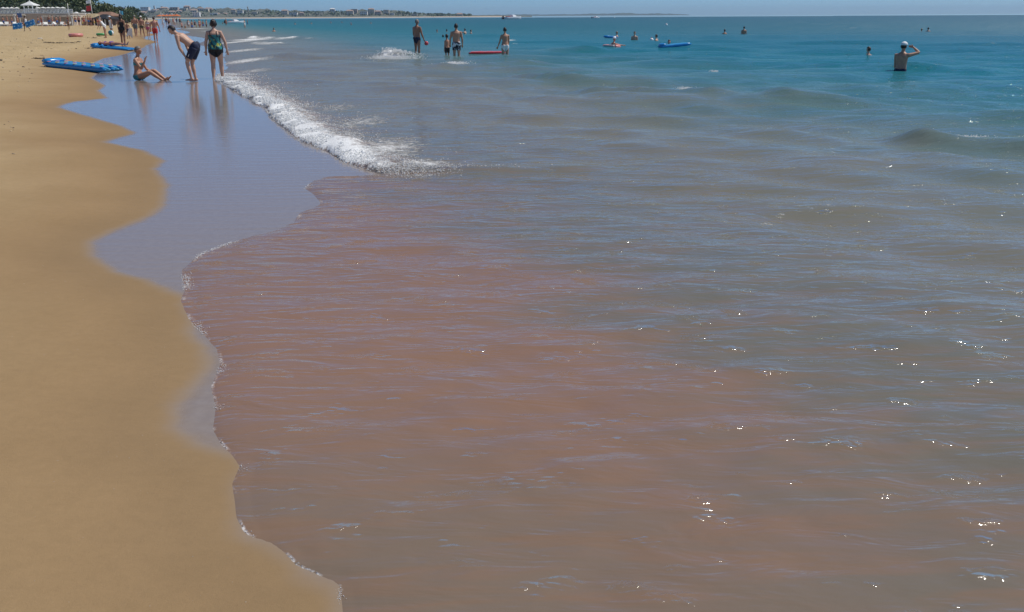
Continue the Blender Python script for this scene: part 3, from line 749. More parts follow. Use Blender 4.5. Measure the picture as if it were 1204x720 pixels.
# --- people in the sea
Person('man in dark briefs standing in the shallows holding a red ball', wat(491, 63), math.radians(-38), 1.78, 'm', 1.1, 'skin_brown', voxel=.013, sink=.26, legs={'L': ((-.06, .05, -1), (-.03, -.03, -1)), 'R': ((.06, -.03, -1), (.03, -.05, -1))},
       arms={'L': ((-.12, .05, -1), (.1, .4, -1)), 'R': ((.20, .16, -1), (.05, .45, -.9))}, garments=suit('briefs', 'cloth_navy'), hair=('short', 'hair_grey'))
Person('man in black and white trunks seen from behind in the shallows', wat(537, 66), math.radians(4), 1.76, 'm', 1.06, 'skin_tan', voxel=.013, sink=.42, arms={'L': ((-.25, .1, -1), (.0, .5, -.9)), 'R': ((.22, .1, -1), (.0, .4, -.9))},
       garments=suit('trunks', 'cloth_black_white'), hair=('short', 'hair_dark'))
Person('child standing to the left of the man in patterned trunks', wat(526, 65.5), math.radians(25), 1.22, 'c', .95, 'skin_tan', voxel=.014, sink=.35, garments=suit('trunks', 'cloth_black'), hair=('short', 'hair_dark'))
Person('woman in pale bikini bottoms standing in the sea with a striped airbed', wat(594, 66), math.radians(10), 1.64, 'f', 1.02, 'skin_tan', voxel=.013, sink=.46, arms={'L': ((-.3, .1, -1), (-.25, .4, -.8)), 'R': ((.1, .3, -1), (-.1, .6, -.8))},
       spine=(0, .05, 1), garments=[('bikini_bottom', BRIEFS, .008, MATS['cloth_white'])], hair=('short', 'hair_dark'))
Person('man in a white cap standing waist deep, hand raised to his forehead', wat(1058.5, 85), math.radians(-48), 1.76, 'm', 1.04, 'skin_tan', voxel=.010, sink=.92, eyes=True,
       arms={'L': ((-.02, .12, -1), (.05, .4, -.9)), 'R': ((.55, .62, .22), (-.80, .05, .62), (-.9, -.1, .2))}, garments=suit('trunks', 'cloth_navy'), hair=('short', 'hair_dark'), hat=('peak', 'cloth_white'))
def swim(label, px, py, show, D=None, **kw):
    """a bather with only `show` metres above the water"""
    H = kw.pop('H', 1.66); kw.setdefault('voxel', .018); kw.setdefault('hair', ('short', 'hair_dark'))
    kw.setdefault('garments', suit('briefs', 'cloth_navy')); kw.setdefault('skin', 'skin_tan')
    Person(label, wat(px, py), math.radians(kw.pop('rz', 10)), H, kw.pop('sex', 'm'), sink=H - show, **kw)
swim('bather with head and shoulders above water, left of the man in the white cap', 1021, 68, .40, rz=30, voxel=.013, hair=('short', 'hair_brown'), sex='f', skin='skin_fair')
swim('bather far out at the right with pale shoulders just above the water', 1091, 38, .40, rz=-20, skin='skin_fair')
swim('bather beside the far bather on the right, only the head showing', 1083.5, 37, .24, rz=-20, skin='skin_fair', hair=('short', 'hair_blond'))
swim('distant bather up to the chest, right one of the far pair', 874.5, 40, .62, rz=-10)
swim('distant bather up to the shoulders, left one of the far pair', 852, 40.5, .40, rz=20)
swim('bather up to the shoulders in open water, right of the two floats', 746, 48, .58, rz=160, skin='skin_fair')
swim('bather with head out between the airbed rider and the pair of floats', 772, 49, .42, rz=60, skin='skin_fair')
swim('bather behind the man in patterned trunks, arms forward', 547, 40.5, .5, rz=60, skin='skin_fair', arms={'R': ((.2, 1, -.1), (0, 1, .1)), 'L': ((-.2, 1, -.1), (0, 1, .1))})
swim('second bather behind the man in patterned trunks, facing the first', 553.5, 40, .36, rz=-60, skin='skin_fair')
swim('bather whose dark head shows above the child', 525.5, 38, .28, rz=40)
swim('bather with a reddish face between the two standing men', 514, 38.5, .28, rz=170, skin='skin_red')
swim('bather alone in the teal water behind the man with the red ball', 521, 44.5, .2, rz=10)
for px, py, lab in [(436, 28, 'lone dark head of a bather before the far white beach'), (413, 29.5, 'bather with a pink cap before the far white beach'), (389, 27.5, 'bather far out left of the bather with the pink cap'),
                    (366, 28.5, 'faraway bather in front of the dark wooded shore'), (347, 29, 'faraway bather right of the white speedboat'), (322, 37.5, 'bather among the white wave lines'), (402, 27, 'faraway bather between the pink cap and the lone swimmer')]:
    swim(lab, px, py, .42, voxel=.03, rz=rnd.uniform(0, 360), hat=('cap', 'cloth_pink') if 'pink cap' in lab and 'with' in lab else None)
# on floats
def lie_legs(a=-.05): return {'L': ((-.06, a, -1), (-.02, a, -1)), 'R': ((.06, a, -1), (.02, a, -1))}
def lying(label, loc, rz, H, face_down=False, **kw):
    """a person stretched out; local +Y is towards the head"""
    s_ = 1
    legs = {'L': ((-.10, -1, .10), (-.05, -1, -.12), (0, -.5, .9)), 'R': ((.10, -1, .02), (.05, -1, -.06), (0, -.5, .9))}
    arms = {'L': ((-.6, -.8, 0), (-.1, -1, 0)), 'R': ((.6, -.8, 0), (.1, -1, 0))}
    kw.setdefault('legs', legs); kw.setdefault('arms', arms)
    return Person(label, loc, rz, H, spine=(0, 1, .05), chest=(0, 1, .12), face=kw.pop('face', (0, .25, .95)), headup=(0, .95, -.2), sit=-.115, **kw)
gA = ground(133, 58)
lying('sunbather lying on the far blue airbed with head to the left', gA + Vector((-.05, 0, .16)), math.radians(78), 1.66, sex='f', skin='skin_red', voxel=.013, garments=suit('bikini', 'cloth_purple'), hair=('short', 'hair_dark'))
k_pos = wat(792, 58); k_pos.z = wz(k_pos.x, k_pos.y) + .07
Person('person leaning over the long blue airbed far out', Vector((k_pos.x - .18, k_pos.y + .42, 0)), math.radians(172), 1.68, 'm', 1.0, 'skin_red', voxel=.018, sink=1.24, spine=(0, .2, 1),
       arms={'L': ((-.4, .8, -.1), (.1, 1, 0)), 'R': ((.4, .8, -.1), (-.1, 1, 0))}, garments=suit('trunks', 'cloth_navy'), hair=('short', 'hair_brown'))
r_pos = wat(719, 56)
Person('person in a white cap leaning over a grey swim ring', r_pos, math.radians(-60), 1.66, 'f', 1.0, 'skin_tan', voxel=.018, sink=1.12, spine=(0, .3, 1), arms={'L': ((-.5, .7, -.2), (0, .9, -.1)), 'R': ((.5, .7, -.2), (0, .9, -.1))},
       garments=suit('onepiece', 'cloth_grey'), hair=('none', ''), hat=('cap', 'cloth_white'))
f_pos = wat(721, 45)
Person('person holding the far blue float', f_pos + Vector((.3, 0, 0)), math.radians(70), 1.66, 'f', 1.0, 'skin_fair', voxel=.02, sink=1.2, arms={'L': ((-.3, .9, -.1), (0, 1, 0)), 'R': ((.3, .9, -.1), (0, 1, 0))}, garments=suit('bikini', 'cloth_blue'), hair=('short', 'hair_blond'))

# a few prototypes for the distant crowd
protos = []
for i, (sx, sk, gm, hr_, lg) in enumerate([('m', 'skin_brown', suit('trunks', 'cloth_blue'), 'hair_dark', .2), ('f', 'skin_tan', suit('bikini', 'cloth_red'), 'hair_brown', .0),
                                          ('m', 'skin_red', suit('trunks', 'cloth_black'), 'hair_dark', .0), ('f', 'skin_fair', suit('onepiece', 'cloth_white'), 'hair_dark', .15), ('c', 'skin_tan', suit('trunks', 'cloth_yellow'), 'hair_brown', .1)]):
    p = Person('distant beachgoer', (0, 0, 0), 0, 1.7 if sx != 'c' else 1.25, sx, 1.0, sk, voxel=.035, legs=walk(lg), garments=gm, hair=('short', hr_)); protos.append(p)
sitter = Person('seated beachgoer', (0, 0, 0), 0, 1.7, 'm', 1.0, 'skin_tan', voxel=.035, sit=-.11, spine=(0, -.2, 1), legs={'L': ((-.1, .9, .4), (0, .7, -.7)), 'R': ((.1, .9, .4), (0, .7, -.7))}, garments=suit('trunks', 'cloth_blue'))

for p in Person.queue: p.make()
dg = bpy.context.evaluated_depsgraph_get(); dg.update()
for p in Person.queue: p.finish(dg)

ORD = ['leftmost', 'second', 'third', 'fourth', 'fifth', 'sixth', 'seventh', 'eighth', 'ninth', 'tenth', 'eleventh', 'twelfth', 'thirteenth', 'fourteenth', 'fifteenth', 'sixteenth', 'seventeenth', 'eighteenth', 'nineteenth', 'twentieth']
ORD += ['twenty-' + w for w in ['first'] + ORD[1:9]] + ['thirtieth'] + ['thirty-' + w for w in ['first'] + ORD[1:9]]
def nth(k, noun, plural): return ('leftmost ' + noun if k == 0 else ORD[k] + ' ' + noun + ' from the left')
def xat(px, D): return at(px, 20, D).x
def surf(x, y): return max(0.0, float(sand_z(np.array([[x, y]]))[0]))
def crowd(spots, label, group, inwater=False, use=None):
    spots = sorted(spots); noun, rest = label
    for k, (px, py) in enumerate(spots):
        pr = (use or protos)[(k * 7 + len(spots)) % len(use or protos)]
        o = copy_tree(pr.root)
        if inwater: o.location = wat(px, py) - Vector((0, 0, rnd.uniform(.35, .7)))
        elif py > 100: o.location = Vector((xat(px, py), py, surf(xat(px, py), py)))
        else: o.location = ground(px, py)
        o.rotation_euler = (0, 0, rnd.uniform(0, 6.3)); q_ = rnd.uniform(.92, 1.06); o.scale = (q_, q_, q_)
        tag(o, nth(k, noun, '') + ' ' + rest, 'person', group)
crowd([(214, 32.5), (218, 33.5), (222, 32), (226, 33.5), (231, 32.5), (235, 33), (239, 31.5), (243, 32.5), (229, 30), (221, 30), (247, 31), (236, 30)], ('tiny bather', 'among those standing in the far shallows'), 'far bathers in the shallows', True)
crowd([(196, 30), (200, 29.5), (204, 29), (208, 28.5), (192, 31), (206, 31), (212, 29.5), (199, 33)], ('tiny figure', 'on the far shore beyond the red trunks'), 'far people at the water edge')
crowd([(266, 30), (291, 29), (262, 28.5), (288, 33)], ('tiny bather', 'of those near the white speedboat'), 'bathers near the speedboat', True)
crowd([(96, 160), (101, 162), (106, 158), (110, 165), (92, 164), (103, 168), (117, 160), (88, 163), (114, 166), (98, 170)], ('tiny figure', 'standing in front of the thatched bar'), 'people at the beach bar')
crowd([(3, 160), (8, 163), (13, 161), (44, 163), (20, 160), (57, 162), (61, 164), (66, 160), (70, 163), (75, 161), (52, 164), (79, 164), (25, 164), (10, 165), (48, 160), (63, 161)], ('tiny figure', 'among the loungers under the terrace'), 'people among the loungers', use=[sitter] + protos[:2])
for p in protos + [sitter]:
    for ch in list(p.root.children): bpy.data.objects.remove(ch)
    bpy.data.objects.remove(p.root)

# ================================================================== FLOATS, BALLS, SMALL THINGS
mat('vinyl_blue', (.025, .25, .58), .22, .10, 5); mat('vinyl_light', (.10, .42, .62), .22, .1, 5); mat('vinyl_red', (.55, .05, .06), .3, .1, 5); mat('vinyl_pink', (.70, .26, .22), .35, .1, 5)
mat('vinyl_grey', (.20, .22, .25), .35, .1, 5); mat('vinyl_white', (.78, .78, .76), .3, .06, 5); mat('vinyl_green', (.08, .34, .10), .35, .1, 5); mat('petal_pink', (.72, .30, .42), .4, .1, 9); mat('petal_yellow', (.75, .62, .22), .4, .1, 9)
t = NT('vinyl_print'); v = t.pos(world=False); w = t.n('TexVoronoi', {'Vector': v, 'Scale': 5.5}).outputs['Distance']
MATS['vinyl_print'] = t.out(Base_Color=t.mix(t.mapr(w, .38, .46), (.42, .72, .84), (.03, .25, .58)), Roughness=.25)
def airbed(label, L=1.9, Wd=.72, r=.085, mats=('vinyl_blue',), pillow=True, flowers=False, name='airbed', group=None):
    """long tubes side by side, pinched ends, a raised pillow"""
    root = empty(name); tag(root, label, 'airbed', group)
    n = 5; w = Wd / n
    for i in range(n):
        b = MB(); y = (i - (n - 1) / 2) * w
        xs = np.linspace(-L / 2, L / 2, 13); rs = [r * (1 - .75 * abs(2 * x / L) ** 9) * (1 + .05 * math.sin(x * 14)) for x in xs]
        b.loft([(x, y, r) for x in xs], [w * .56 * q / r for q in rs], rs, (0, 1, 0), 12)
        b.build('tube', MATS[mats[i % len(mats)]], root, True)
    if pillow:
        b = MB(); b.loft([(-L / 2 + .17, -Wd / 2 + .04, r * 2), (-L / 2 + .17, -Wd / 4, r * 2 + .01), (-L / 2 + .17, Wd / 4, r * 2 + .01), (-L / 2 + .17, Wd / 2 - .04, r * 2)], [.06, .085, .085, .06], [.14, .17, .17, .14], (0, 0, 1), 12)
        b.build('pillow', MATS[mats[0]], root, True)
    if flowers:
        for k in range(7):
            x = -L / 2 + .38 + k * (L - .55) / 6
            for yy in (-Wd / 2 + w * .5, Wd / 2 - w * .5, 0):
                b = MB()
                for q in range(5):
                    a = q * 2 * math.pi / 5 + k; b.ball((x + .04 * math.cos(a), yy + .04 * math.sin(a), 2 * r + .002), (.034, .034, .008), n=8, m=4)
                b.build('flower', MATS['petal_pink' if k % 2 == 0 else 'petal_yellow'], root, True)
    return root
def span(o, a, b):
    """lay a thing whose length is local X from a to b"""
    a, b = Vector(a), Vector(b); d = b - a
    o.location = (a + b) / 2; o.rotation_euler = (0, -math.atan2(d.z, math.hypot(d.x, d.y)), math.atan2(d.y, d.x)); return d.length
gl = ground(60, 73); gr = ground(139, 88)
c0 = (gl + gr) / 2; hd = Vector((gr.x - gl.x, 0)); 
ax1 = ground(135, 86); ax0 = at(60, 73.5, ax1.y + 1.8)
def surf(x, y): return max(0.0, float(sand_z(np.array([[x, y]]))[0]))
a = Vector((ax0.x, ax0.y, surf(ax0.x, ax0.y) + .005)); b = Vector((ax1.x, ax1.y, surf(ax1.x, ax1.y) + .005))
o = airbed('long blue airbed with a row of flowers lying at the edge of the wet sand', (b - a).length, .78, .10, ('vinyl_blue', 'vinyl_light'), True, True); span(o, a, b)
pa = at(111, 52, gA.y + .5); pb = at(157, 62, gA.y - .5)
a = Vector((pa.x, pa.y, surf(pa.x, pa.y) + .0)); b = Vector((pb.x, pb.y, surf(pb.x, pb.y) + .0))
o = airbed('blue airbed under the sunbather beside the tall woman', (b - a).length, .74, .08, ('vinyl_blue',)); span(o, a, b)
for k, (lab, off, tilt) in enumerate([('blue printed airbed carried in front of the dark vendor', (-.75, -.35, .52), .12), ('blue printed airbed carried behind the dark vendor', (.62, -.30, .78), .30)]):
    o = airbed(lab, 1.15, .62, .06, ('vinyl_print', 'vinyl_blue'), False, group='airbeds carried by the vendor'); o.location = walker_pos + Vector(off); o.rotation_euler = (math.radians(74), -tilt, 0)
o = airbed('long blue airbed far out with a person leaning over it', 1.65, .62, .08, ('vinyl_blue', 'vinyl_light')); o.location = k_pos + Vector((.05, 0, -.03)); o.rotation_euler = (0, -.09, math.radians(8)); 
o = airbed('red white and blue striped airbed floating left of the woman', 1.75, .66, .075, ('vinyl_red', 'vinyl_white', 'vinyl_red', 'vinyl_blue', 'vinyl_red'), False); o.location = wat(573, 63.5) + Vector((0, 0, -.03)); o.rotation_euler = (0, 0, math.radians(3))
o = airbed('short dark blue float far out beside a bather', 1.0, .5, .09, ('vinyl_blue',), False); o.location = f_pos + Vector((-.25, -.2, .0)); o.rotation_euler = (0, .1, .2)
def ring(label, loc, R, r, ma, mb=None, cat='swim ring', name='swim_ring', tilt=0):
    root = empty(name, loc); root.rotation_euler = (tilt, 0, .3); tag(root, label, cat)
    N = 28
    for part, (k0, k1), mm in (('tube', (0, N), ma),) if mb is None else (('segment', (0, 7), ma), ('segment', (7, 14), mb), ('segment', (14, 21), ma), ('segment', (21, 28), mb)):
        b = MB(); pts = [(R * math.cos(2 * math.pi * k / N), R * math.sin(2 * math.pi * k / N), r) for k in range(k0, k1 + 1)]
        b.loft(pts, [r] * len(pts), None, (0, 0, 1), 12, mb is not None); b.build(part, MATS[mm], root, True)
    b = MB(); b.loft([(0, -R, 2 * r - .004), (0, -R, 2 * r + .025)], [.012, .010], None, (1, 0, 0), 8); b.build('valve', MATS['vinyl_white'], root, True)
    return root
ring('grey swim ring with a person in a white cap leaning on it', r_pos + Vector((0, 0, -.06)), .40, .11, 'vinyl_grey', 'vinyl_pink')
ring('pink swim ring lying on the sand behind the long airbed', ground(89.5, 43.5), .42, .13, 'vinyl_pink', tilt=0)
ring('green swim ring on the sand beside the leaning woman', ground(119.5, 42), .34, .10, 'vinyl_green')
def ball(label, loc, r, mats, name='beach_ball'):
    root = empty(name, loc); root.rotation_euler = (.5, .3, .4); tag(root, label, 'ball'); n = 6
    for k in range(n):
        b = MB(); vs = []; fs = []
        for i in range(9):
            th = math.pi * i / 8
            for j in range(4):
                a_ = 2 * math.pi * (k + j / 3) / n; vs.append((r * math.sin(th) * math.cos(a_), r * math.sin(th) * math.sin(a_), r * math.cos(th)))
        for i in range(8):
            for j in range(3): fs.append((i * 4 + j, (i + 1) * 4 + j, (i + 1) * 4 + j + 1, i * 4 + j + 1))
        b.add(vs, fs); b.build('panel', MATS[mats[k % len(mats)]], root, True)
    return root
mat('vinyl_teal', (.02, .20, .24), .3, .1, 5)
g = ground(132, 42); ball('dark teal and white beach ball beside the woman in the sun hat', g + Vector((.05, -.3, .24)), .24, ('vinyl_teal', 'vinyl_teal', 'vinyl_white'))
hand = None
for p in Person.queue:
    if p.label.startswith('man in dark briefs'):
        sg_ = [x for x in p.segs if x[0] == 'handR'][0]; q_ = sg_[2]; wl = Vector((q_.x * p.k, q_.y * p.k, (q_.z - p.low) * p.k)); hand = p.root.matrix_basis @ wl
ball('red ball held by the man in dark briefs', hand + Vector((.06, .0, -.05)), .10, ('vinyl_red',))
# towel in the child's hand, a drape of cloth with folds
def towel(label, top, w, h, rz, m='cloth_white'):
    nx, nz = 14, 10; V = []; Fq = []
    for side in (0, 1):
        for j in range(nz + 1):
            for i in range(nx + 1):
                u = i / nx - .5; v = j / nz; wd_ = w * (.45 + .55 * v)
                V.append((u * wd_, .03 * math.sin(u * 22) * (.3 + v) + side * .012, -v * h * (1 - .12 * math.cos(u * 7))))
    o_ = (nx + 1) * (nz + 1)
    for s_ in (0, o_):
        for j in range(nz):
            for i in range(nx):
                a = s_ + j * (nx + 1) + i; Fq.append((a, a + 1, a + nx + 2, a + nx + 1))
    ob = link('towel', mesh_np('towel', V, Fq)); ob.data.materials.append(MATS[m]); ob.location = top; ob.rotation_euler = (0, .25, rz); tag(ob, label, 'towel'); return ob
g = ground(151.5, 46); towel('white towel hanging from the hand of the child', g + Vector((.32, -.2, .80)), .50, .62, .2)
# little things on the sand
def disc(label, loc, r, m, name, cat):
    b = MB(); b.loft([(0, 0, 0), (0, 0, .012), (0, 0, .03), (0, 0, .034)], [r * .7, r, r * .96, r * .6], None, (1, 0, 0), 20); o = b.build(name, MATS[m], None, True); o.location = loc; tag(o, label, cat); return o
disc('white flying disc lying on the open sand', ground(47, 45.5), .17, 'vinyl_white', 'flying_disc', 'disc')
def slipper(label, loc, rz, m):
    root = empty('flip_flop', loc, rz); tag(root, label, 'sandal')
    b = MB(); b.loft([(0, -.13, .012), (0, -.08, .012), (0, 0, .012), (0, .08, .012), (0, .13, .012)], [.022, .036, .034, .046, .026], [.012] * 5, (1, 0, 0), 12); b.build('sole', MATS[m], root, True)
    for sx in (-1, 1):
        b = MB(); b.loft([(0, .09, .022), (sx * .03, .03, .06), (sx * .04, -.02, .022)], [.006] * 3, None, (0, 0, 1), 6); b.build('strap', MATS['cloth_black'], root, True)
slipper('dark sandal on the sand at the left edge', ground(1.5, 71.5), .6, 'cloth_black')
MATS['weed'] = mat('weed', (.07, .05, .03), .9, .3, 8)
def weed(label, loc, n, r):  # strands of dried weed; one call lays the long airbed's shadow instead
    b = MB()
    for k in range(n):
        a_ = rnd.uniform(0, 6.3); p0 = Vector((rnd.gauss(0, r), rnd.gauss(0, r * .4), 0)); d = Vector((math.cos(a_), math.sin(a_), 0)) * rnd.uniform(.06, .2)
        b.loft([p0 + Vector((0, 0, .0)), p0 + d * .5 + Vector((0, 0, rnd.uniform(.02, .06))), p0 + d + Vector((0, 0, .005))], [.012, .018, .006], [.004, .006, .003], None, 5)
    o = b.build('seaweed', MATS['weed'], None, True); o.location = loc; tag(o, label, 'seaweed')
weed('dark strands standing in for the shadow at the left end of the long airbed', ground(45, 69.5), 26, .12)  # the airbed's cast shadow, put in as a cluster of dark strands
weed('longest strand line of dried weed between the flying disc and the pink ring', ground(69, 51), 50, .35)
weed('strand of dried weed left of the long strand line', ground(56, 50.5), 16, .15)
weed('strand of dried weed right of the long strand line', ground(86, 51), 18, .2)
weed('scrap of dried weed beneath the pink ring', ground(93, 49.5), 14, .15)
weed('scrap of dried weed to the left of the sunbather', ground(106, 57.5), 16, .15)
weed('scrap of dried weed in front of the leaning woman', ground(110, 45), 18, .2)
weed('scrap of dried weed beside the feet of the leaning woman', ground(117, 43.5), 14, .18)
weed('small scrap of dried weed below the long airbed', ground(57, 79), 10, .06)

# ================================================================== BEACH BAR, TERRACE, TREES
mat('white_paint', (.76, .75, .70), .6, .05, 2); mat('plaster', (.58, .50, .40), .8, .10, .6); mat('wood_dark', (.10, .065, .04), .7, .2, 3); mat('thatch', (.36, .28, .16), .95, .25, 6, bump=.05)
mat('canvas_white', (.74, .72, .66), .8, .05, 3); mat('canvas_orange', (.62, .17, .05), .8, .08, 3); mat('canvas_blue', (.10, .17, .36), .8, .08, 3); mat('metal_grey', (.35, .36, .37), .4, .08, 3); mat('tile_roof', (.24, .13, .085), .8, .2, 4)
mat('trunk', (.11, .08, .055), .9, .25, 3, bump=.02); mat('dark_glass', (.05, .065, .08), .15, .2, 1)
def zat(px, py, D): return at(px, py, D).z
def xat(px, D): return at(px, 20, D).x
DT = 172.0
gz = surf(xat(40, 165), 165)
# terrace wall in panels, with coping and a white railing
tx0, tx1 = xat(-60, DT), xat(86, DT); tz = zat(38, 16.3, DT)
root = empty('terrace', ((tx0 + tx1) / 2, DT, gz)); tag(root, 'beige terrace wall with white railing behind the loungers', 'terrace'); hw = (tx1 - tx0) / 2; hz = tz - gz
for k in range(8):
    w_ = 2 * hw / 8; b = MB(); b.box((-hw + w_ * (k + .5), 3.5, hz / 2 - .5), (w_ - .05, 7, hz + 1)); b.build('wall_panel', MATS['plaster'], root)
b = MB(); b.box((0, 3.5, hz + .05), (2 * hw + .2, 7.3, .1)); b.build('coping', MATS['white_paint'], root)
for k in range(90):
    b = MB(); b.box((-hw + k * 2 * hw / 89, .1, hz + .1 + .30), (.10, .09, .6)); b.build('baluster', MATS['white_paint'], root)
b = MB(); b.box((0, .1, hz + .74), (2 * hw, .10, .08)); b.build('rail', MATS['white_paint'], root)
# white pavilion with pointed roof on the terrace
pw = (xat(40.5, 175) - xat(30.5, 175)); root = empty('pavilion', (xat(36, 175), 175.5, tz + .1)); tag(root, 'white pavilion with a pointed roof on the terrace', 'pavilion'); ph = zat(36, 6, 175) - tz - .1
for sx in (-1, 1):
    for sy in (-1, 1):
        b = MB(); b.box((sx * pw / 2, sy * pw / 2, ph / 2), (.14, .14, ph)); b.build('post', MATS['white_paint'], root)
    b = MB(); b.box((sx * pw / 2, 0, .62), (.06, pw - .16, .07)); b.build('rail', MATS['white_paint'], root)
for sy in (-1, 1):
    b = MB(); b.box((0, sy * pw / 2, .78), (pw - .16, .06, .08)); b.build('rail', MATS['white_paint'], root)
    for k in range(5):
        b = MB(); b.box((-pw / 2 + pw * (k + 1) / 6, sy * pw / 2, .37), (.05, .04, .73)); b.build('baluster', MATS['white_paint'], root)
b = MB(); e_ = pw / 2 + .42; rh = zat(36, 1.2, 175) - tz - .1 - ph
b.add([(-e_, -e_, ph), (e_, -e_, ph), (e_, e_, ph), (-e_, e_, ph), (-.5, -.5, ph + rh * .52), (.5, -.5, ph + rh * .52), (.5, .5, ph + rh * .52), (-.5, .5, ph + rh * .52), (0, 0, ph + rh), (-e_, -e_, ph - .12), (e_, -e_, ph - .12), (e_, e_, ph - .12), (-e_, e_, ph - .12)],
      [(0, 1, 5, 4), (1, 2, 6, 5), (2, 3, 7, 6), (3, 0, 4, 7), (4, 5, 8), (5, 6, 8), (6, 7, 8), (7, 4, 8), (0, 9, 10, 1), (1, 10, 11, 2), (2, 11, 12, 3), (3, 12, 9, 0), (9, 12, 11, 10)]); rf = b.build('roof', MATS['white_paint'], root)
b = MB(); b.ball((0, 0, ph + rh + .08), .10, n=8, m=6); b.build('finial', MATS['white_paint'], rf, True)
# pergolas below the terrace
def pergola(label, px0, px1, pyt, D, dep, m, slats=10, group=None):
    x0, x1 = xat(px0, D), xat(px1, D); z1 = zat((px0 + px1) / 2, pyt, D); z0 = surf((x0 + x1) / 2, D)
    root = empty('pergola', ((x0 + x1) / 2, D, z0)); tag(root, label, 'pergola', group); h = z1 - z0; w_ = x1 - x0
    for sx in (-1, 1):
        for sy in (0, dep):
            b = MB(); b.box((sx * w_ / 2, sy, h / 2 - .3), (.16, .16, h + .6)); b.build('post', MATS['white_paint'], root)
    for sy in (0, dep):
        b = MB(); b.box((0, sy, h + .09), (w_ + .5, .14, .18)); b.build('beam', MATS['white_paint'], root)
    for k in range(slats):
        b = MB(); b.box((-w_ / 2 + w_ * (k + .5) / slats, dep / 2, h + .22), (w_ / slats - .06, dep + .7, .05)); b.build('slat', MATS[m], root)
    return root
pergola('white pergola at the left edge under the terrace', -14, 17, 19.0, 167, 3.5, 'canvas_white')
pergola('long white pergola to the right of the vendor', 50, 84, 20.0, 168, 3.0, 'canvas_white', 14)
def bar(label, px0, px1, pyt, D, m):
    x0, x1 = xat(px0, D), xat(px1, D); z1 = zat((px0 + px1) / 2, pyt, D); z0 = surf((x0 + x1) / 2, D); w_ = x1 - x0; h = z1 - z0
    root = empty('beach_bar', ((x0 + x1) / 2, D, z0)); tag(root, label, 'beach bar')
    b = MB(); b.box((0, 3, h / 2 - .3), (w_ - .4, 3, h + .5)); wl = b.build('back_wall', MATS['wood_dark'], root)
    b = MB(); b.box((0, .6, .5), (w_ * .7, .5, 1.1)); b.build('counter', MATS['wood_dark'], root)
    for k in range(4):
        b = MB(); b.box((-w_ / 2 + .2 + (w_ - .4) * k / 3, 0, h / 2 - .3), (.14, .14, h + .6)); b.build('post', MATS['white_paint'], root)
    b = MB(); b.add([(-w_ / 2 - .4, -.8, h), (w_ / 2 + .4, -.8, h), (w_ / 2 + .4, 5, h), (-w_ / 2 - .4, 5, h), (-w_ / 2 + .5, 2, h + .75), (w_ / 2 - .5, 2, h + .75), (-w_ / 2 - .4, -.8, h - .15), (w_ / 2 + .4, -.8, h - .15), (w_ / 2 + .4, 5, h - .15), (-w_ / 2 - .4, 5, h - .15)],
                    [(0, 1, 5, 4), (1, 2, 5), (2, 3, 4, 5), (3, 0, 4), (0, 6, 7, 1), (1, 7, 8, 2), (2, 8, 9, 3), (3, 9, 6, 0), (6, 9, 8, 7)]); b.build('roof', MATS[m], root)
bar('thatched beach bar beyond the small child', 86, 111, 21.0, 176, 'thatch')
bar('dark awning stall behind the leaning woman', 112, 124, 22.0, 170, 'cloth_black')
bar('brown tiled kiosk behind the dark stall', 112, 130, 18.5, 194, 'tile_roof')
# loungers
lr = empty('sun_lounger'); tag(lr, 'white sun lounger', 'sun lounger', 'loungers under the terrace')
b = MB(); b.box((0, -.3, .30), (.62, 1.3, .08)); b.build('seat', MATS['canvas_white'], lr)
b = MB(); b.add([(-.31, .35, .30), (.31, .35, .30), (.31, .80, .72), (-.31, .80, .72), (-.31, .39, .25), (.31, .39, .25), (.31, .86, .69), (-.31, .86, .69)], [(0, 1, 2, 3), (4, 7, 6, 5), (0, 4, 5, 1), (1, 5, 6, 2), (2, 6, 7, 3), (3, 7, 4, 0)]); b.build('backrest', MATS['canvas_white'], lr)
for sx in (-1, 1):
    for y in (-.85, .3):
        b = MB(); b.box((sx * .27, y, .13), (.05, .05, .27)); b.build('leg', MATS['white_paint'], lr)
for i, px in enumerate([2, 6, 12, 19, 45, 50, 54, 58, 63, 67, 71, 77]):
    o = lr if i == 0 else copy_tree(lr); g = Vector((xat(px, 158 + 3 * (i % 3)), 158 + 3 * (i % 3), 0)); g.z = surf(g.x, g.y); o.location = g; o.rotation_euler = (0, 0, rnd.uniform(-.5, .5) + (1.2 if i % 3 == 0 else 0))
    tag(o, nth(i, 'white lounger', '') + ' on the sand below the terrace', 'sun lounger', 'loungers under the terrace')
# parasols
def parasol(m, R=1.25, h=2.2):
    root = empty('parasol'); n = 8
    b = MB(); b.loft([(0, 0, -.3), (0, 0, h + .35)], [.03, .025], None, (1, 0, 0), 8); b.build('pole', MATS['white_paint'], root, True)
    for k in range(n):
        a0, a1 = 2 * math.pi * k / n, 2 * math.pi * (k + 1) / n; b = MB()
        p0 = (R * math.cos(a0), R * math.sin(a0), h - .05); p1 = (R * math.cos(a1), R * math.sin(a1), h - .05); tp = (0, 0, h + .45)
        b.add([p0, p1, tp, (p0[0], p0[1], h - .2), (p1[0], p1[1], h - .2), (0, 0, h + .42)], [(0, 1, 2), (0, 3, 4, 1), (3, 5, 4)]); b.build('panel', MATS[m], root)
    b = MB(); b.ball((0, 0, h + .48), .05, n=6, m=5); b.build('finial', MATS['white_paint'], root, True)
    return root
pw_ = parasol('canvas_white'); po_ = parasol('canvas_orange')
first = {'w': True, 'o': True}
def put(kind, pr, loc, label, group, sc=1.0):
    o = pr if first[kind] else copy_tree(pr); first[kind] = False; o.location = loc; o.scale = (sc, sc, sc); o.rotation_euler = (0, 0, rnd.uniform(0, 1)); tag(o, label, 'parasol', group)
